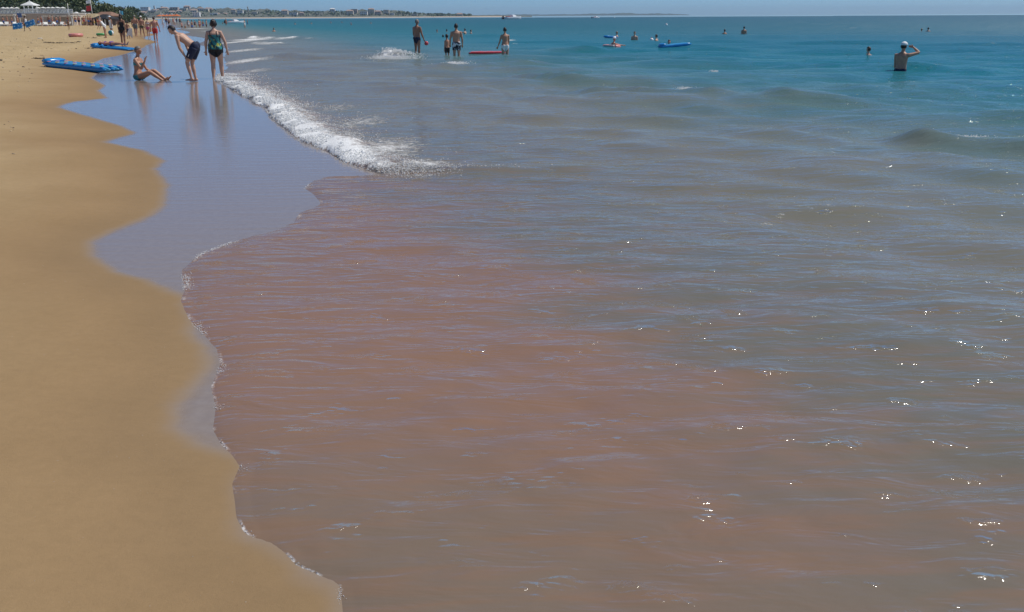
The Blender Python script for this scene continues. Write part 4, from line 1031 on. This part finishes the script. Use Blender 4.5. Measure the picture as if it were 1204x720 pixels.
for ii, px in enumerate((-3, 5, 10, 15, 21, 46, 52, 58, 63, 69, 75)):
    p = at(px, 17.5, 173.5 + rnd.uniform(0, 3)); put('w', pw_, (p.x, p.y, tz + .1), nth(ii, 'white parasol', '') + ' in the row behind the terrace railing', 'white parasols on the terrace', .42)
put('w', pw_, ground(91.5, 29.5) , 'white parasol in front of the thatched bar', None, .9)
for ii, px in enumerate((189, 193, 197, 201, 205, 209)):
    g = ground(px, 27.0 + rnd.uniform(-.3, .3)); put('o', po_, g, nth(ii, 'orange parasol', '') + ' in the row on the far beach', 'orange parasols on the far beach', 1.0)
# lamp posts, flag mast, marker pole, sign
def lamp(label, px, pyt, D):
    z1 = zat(px, pyt, D); x = xat(px, D); z0 = surf(x, D); root = empty('lamp_post', (x, D, z0)); tag(root, label, 'lamp post'); h = z1 - z0
    b = MB(); b.loft([(0, 0, -.3), (0, 0, h * .5), (0, 0, h)], [.09, .07, .06], None, (1, 0, 0), 8); b.build('post', MATS['white_paint'], root, True)
    b = MB(); b.ball((-.25, 0, h + .05), (.42, .35, .26), n=12, m=7, fn=lambda p: [p[0], p[1], max(p[2], -.3)]); b.build('lamp_head', MATS['white_paint'], root, True)
lamp('white lamp post with a domed head above the thatched bar', 100.5, 14, 171); lamp('shorter white lamp post left of the domed lamp', 92, 16.2, 174)
def mast(label, px, pyt, D, flags, name='flag_mast', cat='flag mast'):
    z1 = zat(px, pyt, D); x = xat(px, D); z0 = surf(x, D); root = empty(name, (x, D, z0)); tag(root, label, cat); h = z1 - z0
    b = MB(); b.loft([(0, 0, -.3), (0, 0, h)], [.07, .04], None, (1, 0, 0), 8); b.build('pole', MATS['white_paint'], root, True)
    for (dz, w_, hh, m) in flags:
        nx = 10; V = []; Fq = []
        for s_ in (0, .02):
            for j in (0, 1):
                for i in range(nx + 1):
                    u = i / nx; V.append((u * w_, .10 * math.sin(u * 7) * u + s_, h - dz - j * hh - .12 * u))
        for s_ in (0, 2 * (nx + 1)):
            for i in range(nx): a = s_ + i; Fq.append((a, a + 1, a + nx + 2, a + nx + 1))
        ob = link('flag', mesh_np('flag', V, Fq), root); ob.data.materials.append(MATS[m])
    return root
mast('thin white mast with a small pennant left of the thatched bar', 81.5, 4, 171, [(1.0, -.35, .5, 'cloth_white')])
mast('pole with a white flag above a red flag among the trees', 109, -1, 178, [(.2, -.9, .55, 'cloth_white'), (1.15, -1.0, .95, 'cloth_red')])
mast('blue and white flag on a short mast beside the low trees', 141.5, 12.5, 185, [(.0, .6, .7, 'vinyl_light')])
mast('slim white pole standing on the far beach above the walkers', 189.5, 14.5, 260, [(.2, .4, .4, 'cloth_white')])
x = xat(23, 168); z0 = surf(x, 168); root = empty('sign_board', (x, 168, z0)); tag(root, 'blue notice board on a post under the terrace', 'sign'); zt = zat(23, 15.8, 168) - z0
b = MB(); b.box((0, .06, zt / 2 - .2), (.10, .08, zt + .3)); b.build('post', MATS['white_paint'], root)
b = MB(); b.box((0, 0, zt - .35), (.85, .05, .75)); b.build('board', MATS['canvas_blue'], root)
for sz in (-.40, .40):
    b = MB(); b.box((0, -.005, zt - .35 + sz), (.92, .07, .05)); b.build('frame', MATS['white_paint'], root)

# trees: trunk, limbs, crown of leaf clumps
def leafmat(name, c1, c2):
    t = NT(name); oi = t.n('ObjectInfo').outputs['Random']; nz = t.noise(t.pos(world=False), 1.3, 3, .6)
    c = t.mix(t.mapr(nz, .35, .65), c1, c2); c = t.mix(t.math('MULTIPLY', oi, .35), c, (.085, .085, .03))
    MATS[name] = t.out(Base_Color=c, Roughness=.6)
leafmat('leaf', (.070, .110, .040), (.150, .180, .065)); leafmat('leaf_dark', (.050, .090, .050), (.105, .145, .070))
def crown_mesh(seed, rx, rz_, n_cl, n_leaf, ls, flat=1.0):
    g_ = np.random.default_rng(seed); V = []; Fq = []
    d = g_.normal(size=(n_cl, 3)); d /= np.linalg.norm(d, axis=1)[:, None]; rad_ = g_.random(n_cl) ** .45
    C = d * rad_[:, None] * np.array([rx, rx, rz_]) * (1 + .25 * g_.normal(size=(n_cl, 1)) * .5)
    C[:, 2] = np.where(C[:, 2] < -rz_ * .55, -rz_ * .55 + g_.random(n_cl) * .3, C[:, 2])
    for c in C:
        cr = g_.uniform(.35, .8) * rx * .30
        L_ = c + g_.normal(size=(n_leaf, 3)) * cr * np.array([1, 1, .7]) * .7
        a = g_.normal(size=(n_leaf, 3)); a /= np.linalg.norm(a, axis=1)[:, None]; b_ = np.cross(a, g_.normal(size=(n_leaf, 3))); b_ /= np.linalg.norm(b_, axis=1)[:, None]
        sz = g_.uniform(.6, 1.3, (n_leaf, 1)) * ls; a = a * sz; b_ = b_ * sz * .6
        base = len(V) * 1
        q_ = np.stack([L_ - a, L_ + b_, L_ + a, L_ - b_], 1).reshape(-1, 3); V.append(q_)
    V = np.vstack(V); Fq = np.arange(len(V)).reshape(-1, 4)
    return mesh_np('crown', V, Fq, False)
CR = [crown_mesh(1, 3.2, 2.6, 70, 34, .26), crown_mesh(2, 2.6, 3.0, 60, 34, .25), crown_mesh(3, 3.6, 2.0, 70, 34, .27), crown_mesh(4, 2.2, 2.0, 50, 32, .22)]
for i, c in enumerate(CR): c.materials.append(MATS['leaf' if i % 2 == 0 else 'leaf_dark'])
def tree(label, px, D, pyt, ci, sc, group, z0=None, pyc=None):
    x = xat(px, D); zt = zat(px, pyt, D); g0 = surf(x, min(D, 700)) if z0 is None else z0; root = empty('tree', (x, D, g0), rnd.uniform(0, 6)); tag(root, label, 'tree', group)
    hc = zt - g0 - sc * (2.6, 3.0, 2.0, 2.0)[ci]
    b = MB(); j = [rnd.uniform(-.3, .3) for _ in range(4)]
    b.loft([(0, 0, -.5), (j[0] * .4, j[1] * .4, hc * .4), (j[2] * .7, j[3] * .7, hc)], [.26 * sc, .2 * sc, .12 * sc], None, (1, 0, 0), 9)
    for q in range(5):
        a_ = q * 1.26 + rnd.random(); st = Vector((j[2] * .5, j[3] * .5, hc * .75)); en = st + Vector((math.cos(a_) * 1.8 * sc, math.sin(a_) * 1.8 * sc, hc * .3 + rnd.random() * sc))
        b.loft([st, (st + en) / 2 + Vector((0, 0, .15)), en], [.10 * sc, .07 * sc, .03 * sc], None, None, 6)
    b.build('trunk', MATS['trunk'], root, True)
    o = link('crown', CR[ci], root); o.location = (0, 0, hc); o.scale = (sc, sc, sc); o.rotation_euler = (0, 0, rnd.uniform(0, 6))
    return root
tl = [(-14, 196, -14, 0, 1.2), (2, 188, -12, 2, 1.05), (14, 200, -16, 1, 1.2), (26, 205, -14, 0, 1.2), (44, 196, -10, 2, 1.1), (56, 204, -13, 1, 1.15), (70, 196, -9, 0, 1.05), (80, 206, -9, 1, 1.1), (92, 200, -4, 2, 1.05), (101, 208, -3, 0, 1.0),
      (8, 184, 3, 3, 1.1), (22, 186, 4, 3, 1.0), (48, 186, 3, 3, 1.05), (62, 187, 5, 3, 1.0), (76, 188, 4, 3, 1.05), (88, 190, 8, 3, .9), (104, 196, 8, 3, .95), (36, 190, 2, 3, 1.1)]
tl_lab = ['tree rising beyond the left frame edge', 'tall spreading tree at the left end of the terrace', 'tall tree left of the pavilion roof', 'tall tree directly behind the pavilion roof', 'tall spreading tree right of the pavilion roof', 'tall tree above the long pergola',
          'tall tree left of the thin mast', 'tall tree behind the thin mast', 'spreading tree above the thatched bar', 'tree behind the pole with the red flag', 'low tree behind the left pergola', 'low tree behind the blue notice board', 'low tree right of the pavilion posts',
          'low tree behind the left part of the long pergola', 'low tree behind the right part of the long pergola', 'low tree behind the shorter lamp post', 'low tree behind the domed lamp post', 'low tree seen through the pavilion']
for a_, lab in zip(tl, tl_lab): tree('green ' + lab, *a_, 'trees behind the terrace')
for a_, lab in zip([(118, 205, 4, 1, .95), (124, 200, 1.5, 0, .95), (129, 210, 5, 1, .9), (114, 195, 9, 3, .9), (134, 225, 9, 3, 1.0), (143, 230, 8.5, 3, 1.1), (149, 240, 7.5, 0, .85), (155, 250, 8.5, 3, 1.15), (160, 262, 11, 3, 1.0), (138, 222, 12, 3, .8)],
                   ['leftmost of the rounded trees right of the red flag', 'tallest rounded tree right of the red flag', 'rounded tree at the right of the tall clump', 'low tree at the foot of the tall clump', 'low tree just right of the tall clump', 'low tree behind the blue and white flag', 'broad low tree above the black swimsuit',
                    'low tree above the left walkers', 'last low tree before the far town', 'small low tree left of the blue and white flag']):
    tree('dark green ' + lab, *a_, 'trees beyond the beach bar')

# ================================================================== FAR SHORE, TOWN, BOATS
mat('far_sand', (.52, .42, .30), .9, .12, .02); mat('far_green', (.11, .115, .085), .9, .35, .03); mat('house_white', (.80, .78, .74), .8, .06, .2); mat('house_cream', (.66, .58, .47), .8, .08, .2); mat('house_pink', (.56, .42, .35), .8, .08, .2)
mat('roof_far', (.42, .30, .24), .8, .15, .3); mat('hill_far', (.05, .075, .06), .9, .3, .004)
def hzn(px): return 18.4 + (602 - px) * .0054
def strip(name, prof, D, depth, material, label=None):
    """low land along the far shore: (px, pixels above the horizon) pairs give the skyline"""
    xs = np.linspace(prof[0][0], prof[-1][0], 220); hh = np.interp(xs, [p[0] for p in prof], [p[1] for p in prof])
    rows = [(-.9, 0.0), (.4, .0), (1.2, .05), (.35, .25), (.75, .6), (1.0, 1.0), (.6, 1.6)]
    V = []; m_ = len(xs)
    for j, (hf_, df) in enumerate([(0, -.02), (.12, .0), (.30, .12), (.62, .4), (.9, .75), (1.0, 1.0), (.4, 1.5), (-.1, 1.8)]):
        for px, h_ in zip(xs, hh):
            Dd = D + depth * df; x = (px - 602) / FPX * Dd / math.cos(PITCH) * 1.0
            z = h_ / FPX * D * hf_ / .95
            z *= 1 + .35 * math.sin(px * .31 + j) * math.sin(px * .13 + 2 * j) * (hf_ > .2)
            V.append((x, Dd, z - (.6 if j == 0 else 0)))
    Fq = [(j * m_ + i, j * m_ + i + 1, (j + 1) * m_ + i + 1, (j + 1) * m_ + i) for j in range(7) for i in range(m_ - 1)]
    o = link(name, mesh_np(name, V, Fq)); o.data.materials.append(material); tag(o, label, 'hill', kind='structure'); return o
DF = 1500.0
strip('hills', [(60, 3.90), (120, 6.50), (165, 9.10), (200, 9.75), (240, 10.40), (285, 10.66), (320, 9.36), (370, 7.15), (420, 6.50), (455, 7.80), (480, 6.76), (510, 3.38), (560, 2.08), (598, 1.30), (625, 0.39)], DF, 260, MATS['far_green'])
strip('far_cape', [(560, .2), (600, 1.4), (650, 1.2), (690, 1.6), (720, 2.2), (745, 1.6), (775, 1.3), (792, .3)], 4600, 300, MATS['hill_far'])
# pale beach line at the foot of the far shore
V = []; xs = np.linspace(150, 600, 120)
for j, (dD, z) in enumerate([(-130, .0), (-60, .55), (0, .8), (40, .9)]):
    for px in xs:
        Dd = DF + dD + 12 * math.sin(px * .05); V.append(((px - 602) / FPX * Dd / math.cos(PITCH), Dd, z if j else -.3))
Fq = [(j * 120 + i, j * 120 + i + 1, (j + 1) * 120 + i + 1, (j + 1) * 120 + i) for j in range(3) for i in range(119)]
o = link('far_beach', mesh_np('far_beach', V, Fq)); o.data.materials.append(MATS['far_sand']); tag(o, None, None, kind='structure')
def fat(px, up, D): return Vector(((px - 602) / FPX * D / math.cos(PITCH), D, up / FPX * D / .95))
# far woods (one mass)
nw = 5200; pxs = rng.uniform(150, 560, nw); prof = np.interp(pxs, [150, 165, 240, 285, 320, 370, 420, 455, 480, 510, 560], [7.6, 9, 9.8, 10, 9, 6.7, 6.2, 7.2, 6.4, 3, 1.8])
f_ = rng.random(nw) ** .8; Dd = DF + 260 * f_; X = (pxs - 602) / FPX * Dd / math.cos(PITCH); hfr = np.interp(f_, [0, .12, .4, .75, 1], [.12, .3, .62, .9, 1.0])
base = np.column_stack([X, Dd, prof / FPX * DF * hfr + rng.uniform(0, 2.5, nw)])
a_ = rng.normal(size=(nw, 3)); a_ /= np.linalg.norm(a_, axis=1)[:, None]; b_ = np.cross(a_, rng.normal(size=(nw, 3))); b_ /= np.linalg.norm(b_, axis=1)[:, None]; sz = rng.uniform(.8, 2.4, (nw, 1))
Vv = np.stack([base - a_ * sz, base + b_ * sz * .7, base + a_ * sz, base - b_ * sz * .7], 1).reshape(-1, 3)
o = link('far_wood', mesh_np('far_wood', Vv, np.arange(len(Vv)).reshape(-1, 4), False)); o.data.materials.append(MATS['leaf_dark']); tag(o, 'dark wooded belt along the far shore among the houses', 'wood', kind='stuff')
def house(label, px, up, wpx, hpx, m, roof='flat', group=None, df=.4, floors=2, cols=4, roofm='roof_far', stripes=False):
    up = up * 1.25; hpx = hpx * 1.15; D = DF - 20 + 240 * df; p = fat(px, up, D); w_ = wpx / FPX * D; h = hpx / FPX * D; root = empty('house', p); tag(root, label, 'building', group); dp_ = w_ * .6
    b = MB(); b.box((0, dp_ / 2, h / 2 - 1), (w_, dp_, h + 2)); b.build('wall', MATS[m], root)
    if roof == 'flat': b = MB(); b.box((0, dp_ / 2, h + .15), (w_ + .5, dp_ + .5, .3)); b.build('roof', MATS['house_white'], root)
    else:
        b = MB(); e_ = .4; a0, a1 = w_ / 2 + e_, dp_ / 2 + e_
        b.add([(-a0, -e_, h), (a0, -e_, h), (a0, dp_ + e_, h), (-a0, dp_ + e_, h), (-a0 * .55, dp_ / 2, h + w_ * .16), (a0 * .55, dp_ / 2, h + w_ * .16)], [(0, 1, 5, 4), (1, 2, 5), (2, 3, 4, 5), (3, 0, 4), (3, 2, 1, 0)]); b.build('roof', MATS[roofm], root)
    for fl in range(floors):
        for c_ in range(cols):
            b = MB(); ww = w_ / cols * (.5 if not stripes else .42); hh_ = h / floors * (.5 if not stripes else .86)
            b.box((-w_ / 2 + w_ * (c_ + .5) / cols, -.03, h * (fl + .5) / floors), (ww, .14, hh_)); b.build('window', MATS['dark_glass'], root)
    return root
house('white hotel with dark vertical bays on the far shore above the patterned swimsuit', 268, 1.2, 7.5, 4.2, 'house_white', 'flat', df=.1, floors=1, cols=4, stripes=True)
house('long white roofed building on the far shore left of the town', 176, 3.6, 10, 3.0, 'house_white', 'flat', df=.35, floors=1, cols=5)
house('slim white tower left of two on the town skyline', 224.5, 7.2, 1.6, 3.4, 'house_white', 'flat', df=.9, floors=3, cols=1)
house('slim white tower right of two on the town skyline', 232.5, 7.4, 2.2, 2.6, 'house_white', 'flat', df=.95, floors=3, cols=1)
house('white buildings standing on the skyline left of the two slim towers', 214, 7.4, 9, 2.0, 'house_white', 'flat', df=.8, floors=2, cols=5)
house('pale minaret standing left of the palms on the far shore', 323.5, 3.4, 1.0, 6.5, 'house_cream', 'hip', df=.5, floors=4, cols=1)
house('white domed hall on the skyline of the wooded cape', 413, 4.6, 5.5, 2.6, 'house_white', 'hip', df=.9, floors=1, cols=3, roofm='house_white')
for px, up, w_, h_, m, rf in [(470, 2.6, 9, 3.6, 'house_cream', 'hip'), (455, 1.8, 11, 4, 'house_white', 'flat'), (446, 4.4, 7, 3, 'house_pink', 'hip'), (432, 2, 8, 3.2, 'house_cream', 'hip'), (478, 4, 6, 2.4, 'house_white', 'flat')]:
    pass
labs = {0: 'cluster', }
HL = [(315, 2.6, 6, 4.2, 'house_white', 'flat', 'white block right of the hotel below the minaret'), (308, 3.6, 5, 3.6, 'house_cream', 'hip', 'cream house left of the white block near the minaret'), (330, 2.2, 6, 2.8, 'house_cream', 'flat', 'low cream block right of the minaret'),
      (362, 2.2, 7, 4.2, 'house_cream', 'hip', 'cream villa at the left of the mid shore cluster'), (371, 1.6, 9, 2.8, 'house_white', 'flat', 'long white villa in the mid shore cluster'), (380, 2.0, 5, 2.2, 'house_pink', 'hip', 'pink roofed villa in the mid shore cluster'),
      (431, 1.8, 8, 4.0, 'house_cream', 'hip', 'cream house below the domed hall'), (436, 4.0, 7, 3.0, 'house_pink', 'flat', 'pink block behind the cream house on the cape'), (446, 1.8, 8, 3.4, 'house_white', 'flat', 'white block in the middle of the cape'),
      (454, 3.6, 7, 3.4, 'house_cream', 'hip', 'cream house on the crest of the cape'), (461, 1.6, 7, 3.6, 'house_pink', 'hip', 'pink house with hipped roof low on the cape'), (470, 2.4, 6, 4.0, 'house_cream', 'flat', 'cream block near the end of the cape'), (476, 1.4, 5, 2.2, 'house_white', 'flat', 'small white house at the end of the cape'),
      (548, 1.0, 7, 1.6, 'house_cream', 'hip', 'lone low cream house toward the end of the far shore'), (500, 1.0, 6, 1.6, 'house_cream', 'flat', 'low cream house right of the cape')]
for i, (px, up, w_, h_, m, rf, lab) in enumerate(HL): house(lab, px, up, w_, h_, m, rf, 'houses on the far shore', df=.12 + .08 * up, floors=2, cols=4)
k = 0
for px in np.arange(166, 300, 4.0):
    up = rnd.uniform(.8, 6.8); w_ = rnd.uniform(5, 9); house(nth(k, 'pale house', '') + ' of the far town right of the tree belt', px + rnd.uniform(-1, 1), up, w_, rnd.uniform(2.0, 3.8), ['house_white', 'house_cream', 'house_pink'][k % 3], ['flat', 'hip'][k % 2], 'houses of the far town', df=.1 + .13 * up, floors=1, cols=3); k += 1

mat('hull_white', (.80, .80, .79), .3, .04, 2); mat('hull_red', (.45, .06, .05), .35, .08, 2)
def boat(label, loc, L, rz, cabin=True, awning=False):
    root = empty('motorboat', loc, rz); tag(root, label, 'boat'); n = 9; V = []; Fq = []
    st = np.linspace(-.5, .5, n)
    for u in st:
        w_ = .17 * L * (1 - max(0, (u - .02) / .48) ** 2.2 * .98); sh = .095 * L + .05 * L * max(0, u) ** 1.5 * 2
        for (a_, z_) in ((-.90, sh), (-1, .02 * L), (0, -.04 * L), (1, .02 * L), (.90, sh)): V.append((u * L, a_ * w_, z_))
    for i in range(n - 1):
        for j in range(4): a = i * 5 + j; Fq.append((a, a + 1, a + 6, a + 5))
    b = MB(); b.add(V, Fq); b.f.append((4, 3, 2, 1, 0)); b.build('hull', MATS['hull_white'], root, True)
    V2 = [V[i * 5] for i in range(n)] + [V[i * 5 + 4] for i in range(n)]; V2 = [(x, y * .97, z - .012 * L) for x, y, z in V2]
    b = MB(); b.add(V2, [(i, i + 1, n + i + 1, n + i) for i in range(n - 1)]); b.build('deck', MATS['hull_white'], root)
    b = MB(); b.add([(-.05 * L, -.12 * L, .10 * L), (-.05 * L, .12 * L, .10 * L), (.22 * L, .07 * L, .12 * L), (.22 * L, -.07 * L, .12 * L), (-.08 * L, -.10 * L, .19 * L), (-.08 * L, .10 * L, .19 * L), (.08 * L, .06 * L, .185 * L), (.08 * L, -.06 * L, .185 * L)],
                    [(4, 7, 6, 5), (0, 3, 7, 4), (1, 5, 6, 2), (3, 2, 6, 7), (0, 4, 5, 1)]); cb = b.build('cabin', MATS['hull_white'], root)
    b = MB(); b.add([(.085 * L, -.055 * L, .186 * L), (.085 * L, .055 * L, .186 * L), (.205 * L, .062 * L, .130 * L), (.205 * L, -.062 * L, .130 * L)], [(0, 3, 2, 1)]); b.v = [(x + .004 * L, y, z + .004 * L) for x, y, z in b.v]; b.build('windscreen', MATS['dark_glass'], cb)
    b = MB(); b.box((-.53 * L, 0, .07 * L), (.06 * L, .06 * L, .14 * L), taper=.8); b.build('outboard_motor', MATS['cloth_black'], root)
    b = MB(); b.box((-.25 * L, 0, .10 * L), (.10 * L, .22 * L, .05 * L)); b.build('bench', MATS['hull_red'], root)
    return root
boat('largest white motorboat on the horizon above the standing bathers', wat(602.5, 22.8), 11.0, math.radians(40))
boat('small white boat on the horizon left of the far cape', wat(700.5, 21.6), 6.0, math.radians(40))
boat('white speedboat near the shore right of the patterned swimsuit', wat(276, 27.6), 5.6, math.radians(40))
def buoy(label, px, py, r):
    root = empty('buoy', wat(px, py)); tag(root, label, 'buoy'); b = MB(); b.ball((0, 0, r * .3), r, n=10, m=8); b.build('float', MATS['vinyl_white'], root, True)
    b = MB(); b.loft([(0, 0, r * 1.2), (0, 0, r * 1.7)], [r * .2, r * .15], None, (1, 0, 0), 6); b.build('handle', MATS['vinyl_red'], root, True)
buoy('white buoy floating far out above the airbed rider', 783.5, 30, .22); buoy('white buoy right of the small boat on the horizon', 722.5, 21.2, .4); buoy('small white buoy beside the middle bather', 766, 48, .14)

# ================================================================== HAZE
b = MB(); b.box((0, 0, 30.2), (18800, 18800, 67.4))
hz_ = b.build('haze', bpy.data.materials.new('haze')); m = hz_.data.materials[0]; m.use_nodes = True; nt = m.node_tree
for n_ in list(nt.nodes):
    if n_.type == 'BSDF_PRINCIPLED': nt.nodes.remove(n_)
pvn = nt.nodes.new('ShaderNodeVolumePrincipled'); pvn.inputs['Color'].default_value = (.62, .82, 1, 1); pvn.inputs['Density'].default_value = .00011; pvn.inputs['Anisotropy'].default_value = .0
nt.links.new(pvn.outputs[0], nt.nodes['Material Output'].inputs['Volume'])
tag(hz_, 'thin summer haze over the bay', 'haze', kind='stuff')
hz_.location = (0, 0, 0)
